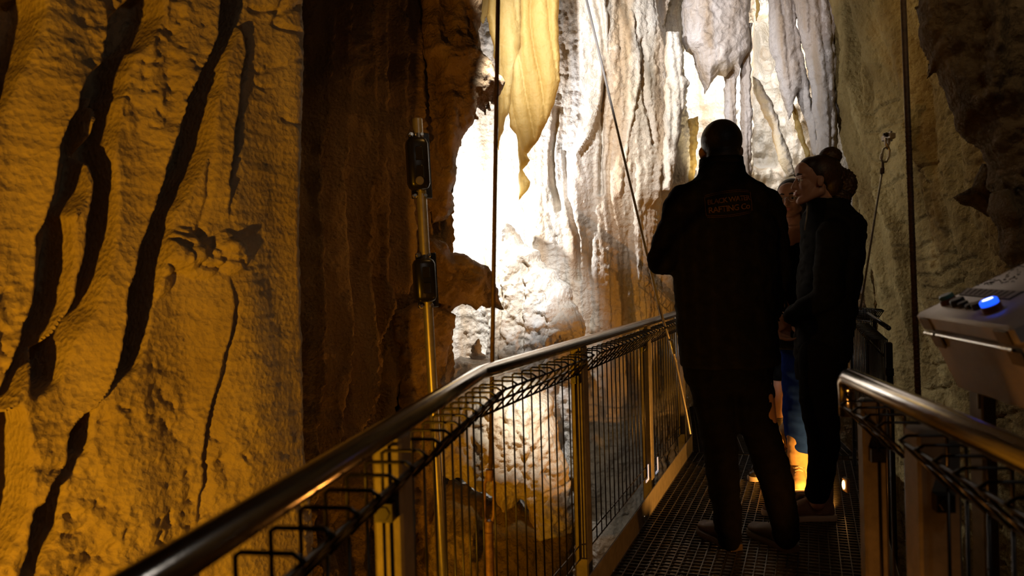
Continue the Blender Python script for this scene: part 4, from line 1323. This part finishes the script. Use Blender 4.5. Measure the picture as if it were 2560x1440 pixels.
def shoe(root, heel, toe, name, mat, sole, h=.085, w=.048, hi=False, extra=None):
    """a laced shoe: upper, sole; heel and toe are ground points"""
    d = (toe - heel); L = d.length; d.normalize(); p = Vector((d.y, -d.x, 0))
    S = MB()
    out = []
    prof = [(0, .62), (.06, .78), (.2, .80), (.42, .78), (.62, .95), (.78, 1.0), (.9, .86), (.97, .6), (1, .3)]
    for t, k in prof: out.append((t, k))
    secs = []
    for z in (0, .006, .022, .026):
        e = .003 if z in (0, .026) else 0
        ring = [heel + d * (t * L) + p * (w * k - e) + ZUP * z for t, k in out] + [heel + d * (t * L) - p * (w * k - e) + ZUP * z for t, k in reversed(out)]
        secs.append(ring)
    n = len(secs[0]); vs = sum(secs, []); fs = []
    for i in range(len(secs) - 1):
        for j in range(n):
            k = (j + 1) % n; fs.append((i * n + j, i * n + k, i * n + n + k, i * n + n + j))
    fs += [tuple(range(n - 1, -1, -1)), tuple(range((len(secs) - 1) * n, len(secs) * n))]
    U = MB()
    U.loft([(heel + d * (t * L) + ZUP * (.018 + hh / 2), p * (w * k * .94), ZUP * (hh / 2 + .004)) for t, k, hh in ((.03, .55, .05), (.07, .78, h * .95), (.2, .82, h * 1.05), (.4, .8, h), (.55, .88, h * .78), (.72, .97, h * .56), (.86, .88, h * .48), (.95, .62, h * .38), (.985, .3, h * .25))], 20)
    ank = heel + d * (L * .22)
    U.loft([(ank + ZUP * .03, d * .05, p * .038), (ank + ZUP * h, d * .052, p * .04), (ank + ZUP * (h + (.07 if hi else .022)), d * .056, p * .046)], 16)
    o = U.solid(name, M[mat], root, .006, 4)
    S.add(vs, fs); S.build('shoe_sole', M[sole], o)
    lc = MB()
    for k in range(4):
        t = .40 + k * .075
        z = .022 + h * (1.0 - .33 * k * .45)
        a = heel + d * (t * L) + ZUP * (z + .004)
        lc.tube([a - p * .020 - ZUP * .006, a, a + p * .020 + d * .006 - ZUP * .006], .0022, 6)
    lc.build('shoelaces', M[extra or 'ink'], o, True)
    return o


def cloth_wrinkle(amp, sc):
    return lambda co: amp * fbm(co[:, 0] * sc + co[:, 1] * sc * .6, co[:, 2] * sc * 1.3, 3)


RGT = Vector((1, 0, 0)); FWD = Vector((0, 1, 0))


def S3(px, y, Y, hw, hd, rot=0.0, tilt=None):
    """ellipse section: half width in photo pixels at depth Y, half depth in metres"""
    c = at(px, y, Y)
    a = RGT * math.cos(rot) + FWD * math.sin(rot); b = -RGT * math.sin(rot) + FWD * math.cos(rot)
    return (c, a * (hw * Y / F_PX), b * hd)


# ---- the man with his back to us
MY = 3.13
MAN = empty('person', Vector((1.03, MY, 0)), 'tall person in black seen from behind, emblem across the jacket back', 'person')
mf = Vector((.12, 1, -.02))
hc_ = at(1802, 372, MY) - ZUP * .005
B_ = MB()
qm, lm_, um_ = head_parts(B_, hc_, mf, Vector((.02, 0, 1)), 1.02)
B_.loft([S3(1805, 450, MY, 45, .055), S3(1805, 485, MY, 80, .07), S3(1808, 530, MY, 100, .09), S3(1810, 620, MY, 96, .10), S3(1812, 720, MY, 90, .10), S3(1816, 800, MY, 94, .10), S3(1820, 880, MY, 98, .105)])
la = [at(1706, 522, MY), at(1655, 650, MY - .02), at(1700, 655, MY + .25)]
chain(B_, la, [.058, .045, .030])
ra_ = [at(1915, 528, MY), at(1938, 670, MY + .02), at(1925, 790, MY + .10)]
chain(B_, ra_, [.058, .045, .030])
hand_parts(B_, la[2], Vector((.3, 1, .1)), Vector((0, .2, -1)), Vector((1, 0, .2)), .5)
hand_parts(B_, ra_[2], Vector((-.1, .25, -1)), Vector((-1, .2, 0)), Vector((0, 1, 0)), .4)
lh, lk, lank = at(1768, 890, MY), at(1800, 1110, MY + .02), at(1822, 1330, MY + .04)
rh, rk, rank = at(1872, 890, MY), at(1912, 1110, MY + .0), at(1965, 1325, MY + .03)
chain(B_, [lh, lk, lank], [.085, .058, .042]); chain(B_, [rh, rk, rank], [.085, .058, .042])
B_.solid('body', M['skin_dark'], MAN, .007, 4)
face_details(MAN, qm, mf.normalized(), lm_, um_, 1.02)
H_ = MB()
H_.ell(qm(-.018, 0, .034), (mf.normalized() * .0975, lm_ * .083, um_ * .087), 28, 18)
H_.ell(qm(-.055, 0, -.035), (mf.normalized() * .054, lm_ * .066, um_ * .055), 24, 14)
H_.solid('hair', M['hair_blk'], MAN, .006, 3)
J = MB()
J.loft([S3(1804, 408, MY - .025, 52, .092), S3(1804, 436, MY - .03, 60, .105), S3(1804, 455, MY - .03, 88, .12), S3(1806, 482, MY - .02, 122, .135), S3(1808, 530, MY, 140, .145), S3(1812, 600, MY, 134, .16), S3(1813, 680, MY, 130, .155), S3(1814, 760, MY, 126, .15), S3(1818, 830, MY, 124, .155), S3(1824, 900, MY, 124, .155), S3(1825, 915, MY, 120, .15)], 32)
chain(J, la[:2] + [la[1].lerp(la[2], .9)], [.078, .062, .046])
chain(J, [at(1712, 505, MY), la[0]], [.075, .080])
chain(J, ra_[:2] + [ra_[1].lerp(ra_[2], .92)], [.080, .066, .048])
J.sph(at(1905, 512, MY), .078)
jk = J.solid('jacket', M['jacket'], MAN, .009, 8, cloth_wrinkle(.006, 14))
C_ = MB()
n0 = 32; secs = []
for z, k in ((430, 1.0), (412, 1.03), (396, 1.0)):
    secs.append(S3(1803, z, MY - .02, 53 * k, .090 * k))
for z, k in ((396, .9), (430, .88)):
    secs.append(S3(1803, z, MY - .02, 53 * k, .090 * k))
vs = []; fs = []
for c, a, b in secs:
    for j in range(n0):
        an = 2 * math.pi * j / n0; vs.append(c + a * math.cos(an) + b * math.sin(an))
for i in range(len(secs)):
    i2 = (i + 1) % len(secs)
    for j in range(n0):
        k = (j + 1) % n0; fs.append((i * n0 + j, i * n0 + k, i2 * n0 + k, i2 * n0 + j))
C_.add(vs, fs); C_.build('collar', M['jacket'], jk, True)
P_ = MB()
P_.loft([S3(1818, 850, MY, 116, .13), S3(1820, 900, MY, 116, .135), S3(1820, 950, MY, 108, .12), S3(1822, 975, MY, 90, .10)])
chain(P_, [lh, lk, at(1810, 1210, MY + .02), at(1824, 1345, MY + .03)], [.098, .073, .067, .052])
chain(P_, [rh, at(1889, 1050, MY), rk, at(1940, 1200, MY), at(1966, 1340, MY + .03)], [.098, .076, .074, .070, .054])
P_.solid('trousers', M['trouser'], MAN, .009, 6, cloth_wrinkle(.006, 12))
h1 = atz(1842, 1378, 0); t1 = h1 + Vector((-.085, .265, 0))
h2 = atz(1985, 1382, 0); t2 = h2 + Vector((-.10, .26, 0))
shoe(MAN, h1, t1, 'shoe', 'shoe', 'solebrown'); shoe(MAN, h2, t2, 'shoe', 'shoe', 'solebrown')


# emblem: two lines of lettering in a bowed frame, laid onto the back of the jacket
def text_mesh(body, size, center, right, up, parent, name, mat, bvh, lift=.008, shear=0, space=1.0, bow=0.0):
    cu = bpy.data.curves.new('t', 'FONT'); cu.body = body; cu.size = size; cu.align_x = 'CENTER'; cu.align_y = 'CENTER'
    cu.extrude = 0; cu.space_character = space; cu.offset = size * .012; cu.resolution_u = 3
    ob = bpy.data.objects.new('t', cu); COL.objects.link(ob)
    me = bpy.data.meshes.new_from_object(ob.evaluated_get(bpy.context.evaluated_depsgraph_get()))
    bpy.data.objects.remove(ob)
    n = right.cross(up).normalized()
    for v in me.vertices:
        y = v.co.y + bow * (1 - (v.co.x / .1) ** 2)
        p = center + right * v.co.x + up * y
        h = bvh.ray_cast(p + n * .4, -n) if bvh else (None,)
        v.co = (h[0] if h[0] is not None else p) + n * lift
    me.name = name
    return link(name, me, mat, parent, False)


bvh = BVHTree.FromPolygons([v.co.copy() for v in jk.data.vertices], [tuple(p.vertices) for p in jk.data.polygons])
lc_ = at(1823, 509, MY - .15)
lr = Vector((1, 0, .085)).normalized(); lu = Vector((-.085, 0, 1)).normalized()
k_ = (MY - .15) / F_PX
text_mesh('BLACK WATER', 17.5 * k_, lc_ + lu * 8 * k_, lr, lu, jk, 'emblem_lettering', M['logo'], bvh, space=.86, bow=.002)
text_mesh('RAFTING Co', 20 * k_, lc_ - lu * 11 * k_, lr, lu, jk, 'emblem_lettering', M['logo'], bvh, space=.9, bow=-.002)
fr_ = MB(); nn = lr.cross(lu)


def onback(p):
    h = bvh.ray_cast(p + nn * .4, -nn)
    return (h[0] if h[0] is not None else p) + nn * .0022


for sg in (1, -1):
    for ht in (22, 26):
        arc = [onback(lc_ + lr * x * k_ + lu * sg * k_ * (ht + 6 * (1 - (x / 62) ** 2))) for x in range(-56, 57, 7)]
        fr_.tube(arc, .0008, 5)
for sx in (-57, 57):
    fr_.tube([onback(lc_ + lr * sx * k_ + lu * y * k_) for y in range(-24, 25, 6)], .0008, 5)
fr_.build('emblem_frame', M['logo'], jk, True)

# ---- the woman in profile
WY = 3.58
WOM = empty('person', Vector((1.42, WY, 0)), 'person in profile with a high hair bun, black jacket and clasped hands', 'person')
wf = Vector((-1, .10, .02)).normalized(); wu = Vector((-.06, 0, 1))
wc = at(2039, 451, WY)
s_ = .98
B_ = MB()
qw, lw, uw = head_parts(B_, wc, wf, wu, s_, True)
B_.loft([S3(2068, 525, WY, 32, .05), S3(2076, 560, WY, 44, .10), S3(2078, 610, WY, 46, .13), S3(2070, 700, WY, 46, .11), S3(2062, 780, WY, 46, .11), S3(2056, 850, WY, 50, .12), S3(2052, 900, WY, 50, .12)])
wl = [at(2082, 585, WY - .15), at(2068, 740, WY - .17), at(1975, 795, WY - .06)]
wr = [at(2072, 585, WY + .15), at(2052, 735, WY + .17), at(1968, 800, WY + .04)]
chain(B_, wl, [.048, .040, .027]); chain(B_, wr, [.048, .040, .027])
hand_parts(B_, at(1968, 796, WY - .05), Vector((-.75, .5, -.55)), Vector((.3, .8, -.2)), Vector((-.3, .1, 1)), .75, .92)
hand_parts(B_, at(1962, 803, WY + .035), Vector((-.35, -.6, -.8)), Vector((.7, -.5, .1)), Vector((-.6, .3, .4)), .8, .92)
nk, na = at(2060, 1110, WY - .06), at(2044, 1255, WY - .05)
fk, fa_ = at(2058, 1100, WY + .09), at(2040, 1250, WY + .09)
nh, fh = at(2052, 890, WY - .08), at(2046, 890, WY + .08)
chain(B_, [nh, nk, na], [.082, .052, .036]); chain(B_, [fh, fk, fa_], [.082, .052, .036])
B_.solid('body', M['skin'], WOM, .005, 4)
face_details(WOM, qw, wf, lw, uw, s_)
H_ = MB()
H_.ell(qw(-.028, 0, .036), (wf * .094, lw * .082, uw * .086), 28, 18)
H_.ell(qw(.022, 0, .064), (wf * .055, lw * .062, uw * .050), 24, 14)
H_.ell(qw(-.070, 0, -.02), (wf * .050, lw * .064, uw * .070), 24, 14)
H_.caps(qw(-.05, 0, .10), at(2072, 396, WY), .035, .04)
H_.solid('hair', M['hair'], WOM, .005, 3)
H_ = MB(); bc = at(2076, 391, WY)
H_.ell(bc, (RGT * .052, FWD * .05, ZUP * .044), 28, 18)
rn = random.Random(5)
for k in range(26):
    a = rn.uniform(0, 6.28); b = rn.uniform(-.9, 1.3)
    H_.sph(bc + Vector((math.cos(a) * math.cos(b) * .046, math.sin(a) * math.cos(b) * .044, math.sin(b) * .04)), rn.uniform(.003, .006), 10)
H_.solid('hair_bun', M['hair'], WOM, .004, 3, cloth_wrinkle(.003, 60))
# fuzzy ponytail / hood trim behind the neck
H_ = MB(); pc = at(2112, 462, WY + .02)
H_.ell(pc, (RGT * .052, FWD * .06, ZUP * .072), 24, 16); H_.ell(at(2098, 500, WY), (RGT * .05, FWD * .06, ZUP * .05), 20, 12)
H_.ell(at(2092, 440, WY), (RGT * .05, FWD * .05, ZUP * .05), 20, 12)
for k in range(110):
    a = rn.uniform(0, 6.28); b = rn.uniform(-1.2, 1.3)
    H_.sph(pc + Vector((math.cos(a) * math.cos(b) * .052, math.sin(a) * math.cos(b) * .058, math.sin(b) * .07)), rn.uniform(.003, .0065), 8)
H_.solid('loose_hair', M['hair'], WOM, .004, 1, cloth_wrinkle(.005, 70))
J = MB()
J.loft([S3(2072, 503, WY, 48, .085), S3(2072, 525, WY, 57, .10), S3(2076, 550, WY, 68, .15), S3(2082, 590, WY, 72, .19), S3(2080, 640, WY, 70, .19), S3(2070, 720, WY, 72, .17), S3(2064, 790, WY, 66, .165), S3(2058, 860, WY, 66, .17), S3(2054, 905, WY, 62, .165)], 32)
chain(J, wl[:2] + [wl[1].lerp(wl[2], .93)], [.070, .062, .042])
chain(J, wr[:2] + [wr[1].lerp(wr[2], .93)], [.070, .062, .042])
J.loft([S3(2066, 498, WY, 47, .075, 0), S3(2068, 520, WY, 52, .09)], 24)
# half filled rucksack-like fold of the hood on the back
J.ell(at(2128, 575, WY), (RGT * .055, FWD * .12, ZUP * .085), 20, 12)
wj = J.solid('jacket', M['jacket2'], WOM, .008, 6, cloth_wrinkle(.007, 13))
m = MB(); m.tube([at(1953, 742, WY - .14), at(1962, 748, WY - .15), at(1966, 765, WY - .14), at(1958, 778, WY - .12)], .006, 8)
m.tube([at(1945, 772, WY - .1), at(1942, 790, WY - .09), at(1948, 803, WY - .09)], .004, 8)
m.build('cuff_strap', M['jacket2'], wj, True)
m = MB(); m.tube([at(2019, 515, WY - .06), at(2017, 540, WY - .08), at(2012, 575, WY - .1)], .004, 8); m.build('zip', M['galv'], wj, True)
P_ = MB()
P_.loft([S3(2054, 860, WY, 60, .14), S3(2052, 910, WY, 60, .145), S3(2050, 950, WY, 56, .13)])
chain(P_, [nh, at(2048, 1000, WY - .08), nk, at(2052, 1190, WY - .05), at(2043, 1232, WY - .05)], [.098, .088, .071, .060, .056])
chain(P_, [fh, at(2050, 1000, WY + .08), fk, at(2050, 1190, WY + .09), at(2044, 1232, WY + .09)], [.09, .08, .064, .050, .045])
P_.solid('trousers', M['trouser'], WOM, .008, 6, cloth_wrinkle(.004, 12))
hA = atz(2088, 1298, 0); tA = hA + Vector((-.27, .02, 0))
tB = atz(1906, 1287, 0); hB = tB + Vector((.27, .03, 0))
shoe(WOM, hA, tA, 'shoe', 'shoe_tan', 'sole', .095, .048, True)
shoe(WOM, hB, tB, 'shoe', 'shoe_tan', 'sole', .075, .045, False)

# ---- the visitor half hidden behind them (face with glasses, khaki trousers, blue coat)
TY = 4.25
THR = empty('person', Vector((1.60, TY, 0)), 'person in glasses, face half hidden between the man and the woman, khaki trousers', 'person')
tf = Vector((-.55, -.80, -.05)).normalized()
tc = at(1977, 497, TY)
B_ = MB()
qt, lt, ut = head_parts(B_, tc, tf, Vector((0, 0, 1)), .93, True)
B_.loft([S3(1995, 565, TY, 30, .06), S3(2000, 590, TY, 62, .09), S3(2003, 640, TY, 72, .11), S3(2005, 720, TY, 62, .10), S3(2005, 800, TY, 66, .11), S3(2005, 860, TY, 72, .12)])
ta_ = [at(1945, 612, TY), at(1940, 720, TY), at(1975, 790, TY - .1)]
tb_ = [at(2062, 612, TY), at(2072, 720, TY), at(2060, 800, TY - .05)]
for ch, sd in ((ta_, 1), (tb_, -1)):
    chain(B_, ch, [.045, .036, .025]); hand_parts(B_, ch[2], Vector((.2 * sd, -.2, -1)), Vector((sd, 0, 0)), Vector((0, -1, 0)), .5, .9)
g1_, g2_ = at(2008, 870, TY), at(2040, 870, TY)
k1_, k2_ = at(2008, 1030, TY - .03), at(2005, 1040, TY + .10)
an1, an2 = at(2000, 1180, TY - .06), at(1900, 1165, TY + .02)
chain(B_, [g1_, k1_, an1], [.08, .052, .036]); chain(B_, [g2_, k2_, an2], [.08, .052, .036])
B_.solid('body', M['skin'], THR, .006, 4)
face_details(THR, qt, tf, lt, ut, .93)
H_ = MB()
H_.ell(qt(-.024, 0, .036), (tf * .088, lt * .078, ut * .082), 26, 16)
H_.ell(qt(-.055, 0, -.04), (tf * .05, lt * .07, ut * .09), 22, 14)
H_.caps(qt(.01, .062, .02), qt(-.02, .070, -.11), .022, .02)
H_.caps(qt(.01, -.062, .02), qt(-.02, -.070, -.11), .022, .02)
H_.solid('hair', M['hair_blk'], THR, .006, 3)
m = MB()
for sd in (-1, 1):
    m.tube([qt(.098 - .012 * abs(math.sin(a)) * 0, .032 * sd + .024 * math.cos(a), -.002 + .018 * math.sin(a)) for a in [i * math.pi / 8 for i in range(17)]], .0014, 6, cap=False)
    m.tube([qt(.096, .056 * sd, .004), qt(.0, .078 * sd, .004)], .0014, 6)
m.tube([qt(.099, -.008, .002), qt(.100, .0, .005), qt(.099, .008, .002)], .0014, 6)
m.build('glasses', M['glass_rim'], THR, True)
J = MB()
J.loft([S3(2005, 605, TY, 60, .10), S3(2005, 640, TY, 78, .13), S3(2006, 720, TY, 68, .12), S3(2006, 800, TY, 72, .13), S3(2006, 870, TY, 78, .14)])
chain(J, [at(1955, 605, TY), ta_[0], ta_[1]], [.05, .058, .048]); chain(J, [at(2055, 605, TY), tb_[0], tb_[1]], [.05, .058, .048])
J.solid('top', M['jacket2'], THR, .009, 5, cloth_wrinkle(.004, 14))
J = MB()
J.loft([S3(2012, 830, TY - .02, 50, .17), S3(2012, 900, TY - .02, 52, .18), S3(2014, 1000, TY - .02, 52, .18), S3(2016, 1080, TY - .02, 50, .17), S3(2018, 1120, TY - .02, 46, .16)], 28)
J.solid('blue_coat', M['blue'], THR, .009, 5, cloth_wrinkle(.006, 9))
P_ = MB()
chain(P_, [g1_, k1_, at(2002, 1100, TY - .05), at(2005, 1196, TY - .06)], [.09, .072, .072, .076])
chain(P_, [g2_, k2_, at(1915, 1145, TY + .02)], [.085, .062, .050])
P_.solid('trousers', M['khaki'], THR, .008, 4, cloth_wrinkle(.006, 16))
h3 = atz(2018, 1218, 0); t3 = h3 + Vector((-.10, -.235, 0))
h4 = atz(1925, 1180, 0); t4 = atz(1878, 1200, 0) + Vector((-.02, -.05, 0))
shoe(THR, h3 + Vector((0, .10, 0)), t3 + Vector((0, .10, 0)), 'shoe', 'khaki', 'sole', .085, .046, False, 'sole')
shoe(THR, h4, h4 + (t4 - h4).normalized() * .26, 'shoe', 'black', 'sole', .075, .045, False, 'sole')

# ---- the visitor furthest along: only a bare shin and a shoe show
FY = 5.65
FAR = empty('person', Vector((1.93, FY, 0)), 'person mostly hidden behind the others, bare shin lit amber above a dark shoe', 'person')
ff = Vector((-.3, 1, 0)).normalized()
B_ = MB()
hx0 = at(1962, 560, FY)
qf, lf, uf = head_parts(B_, Vector((2.03, FY, 1.50)), ff, Vector((0, 0, 1)), .95, True)
c0f = Vector((2.05, FY, 0))
B_.loft([(c0f + ZUP * z, RGT * a, FWD * b) for z, a, b in ((1.38, .07, .06), (1.32, .16, .09), (1.2, .17, .11), (1.0, .14, .10), (.9, .16, .12), (.8, .16, .12))])
for sd in (-1, 1):
    sh = c0f + Vector((.17 * sd, 0, 1.30)); el = sh + Vector((.03 * sd, .02, -.27)); wr_ = el + Vector((-.02 * sd, .08, -.23))
    chain(B_, [sh, el, wr_], [.045, .036, .025]); hand_parts(B_, wr_, Vector((0, .2, -1)), Vector((-sd, 0, 0)), Vector((0, 1, 0)), .4, .9)
sk, sa = at(1958, 900, FY), at(1944, 1045, FY)
chain(B_, [c0f + Vector((-.08, 0, .80)), sk, sk.lerp(sa, .35), sa], [.085, .058, .056, .038])
k2f = c0f + Vector((.09, .02, .45)); a2f = c0f + Vector((.09, .0, .09))
chain(B_, [c0f + Vector((.08, 0, .80)), k2f, a2f], [.085, .055, .038])
B_.solid('body', M['skin'], FAR, .008, 4)
face_details(FAR, qf, ff, lf, uf, .95)
H_ = MB(); H_.ell(qf(-.024, 0, .036), (ff * .088, lf * .08, uf * .085), 24, 16); H_.ell(qf(-.06, 0, -.06), (ff * .05, lf * .07, uf * .10), 20, 12)
H_.solid('hair', M['hair_blk'], FAR, .008, 3)
J = MB()
J.loft([(c0f + ZUP * z, RGT * a, FWD * b) for z, a, b in ((1.36, .10, .085), (1.32, .18, .11), (1.2, .19, .13), (1.0, .17, .125), (.85, .19, .14), (.78, .19, .14))])
for sd in (-1, 1):
    sh = c0f + Vector((.17 * sd, 0, 1.30)); el = sh + Vector((.03 * sd, .02, -.27)); wr_ = el + Vector((-.02 * sd, .08, -.23))
    chain(J, [sh, el, el.lerp(wr_, .9)], [.06, .05, .036])
J.solid('top', M['jacket2'], FAR, .01, 5, cloth_wrinkle(.004, 14))
P_ = MB()
P_.loft([(c0f + ZUP * z, RGT * .18, FWD * .14) for z in (.84, .74)])
kb = at(1951, 950, FY)
chain(P_, [c0f + Vector((-.08, 0, .80)), sk], [.10, .070]); P_.loft([(sk + ZUP * .02, RGT * .066, FWD * .066), (kb, RGT * .062, FWD * .062)], 20)
chain(P_, [c0f + Vector((.08, 0, .80)), k2f, k2f - ZUP * .12], [.10, .070, .062])
P_.solid('cropped_trousers', M['trouser'], FAR, .008, 3)
h5 = Vector((sa.x + .01, sa.y - .05, 0))
shoe(FAR, h5, h5 + ff * .25 + Vector((.0, 0, 0)), 'shoe', 'shoe', 'sole', .075, .045, False, 'sole')
h6 = Vector((a2f.x, a2f.y - .05, 0))
shoe(FAR, h6, h6 + ff * .25, 'shoe', 'shoe', 'sole', .075, .045, False, 'sole')
lamp('SPOT', 'far_walkway_amber', Vector((2.28, 5.55, .10)), 5.0, (1.0, .42, .06), (1.9, 5.6, .2), .015, 120, .5)
lamp('SPOT', 'face_fill', Vector((1.12, 3.86, 1.22)), .55, (1.0, .60, .32), (1.54, 4.2, 1.57), .05, 50, .8)  # unseen spot added to brighten the half hidden face
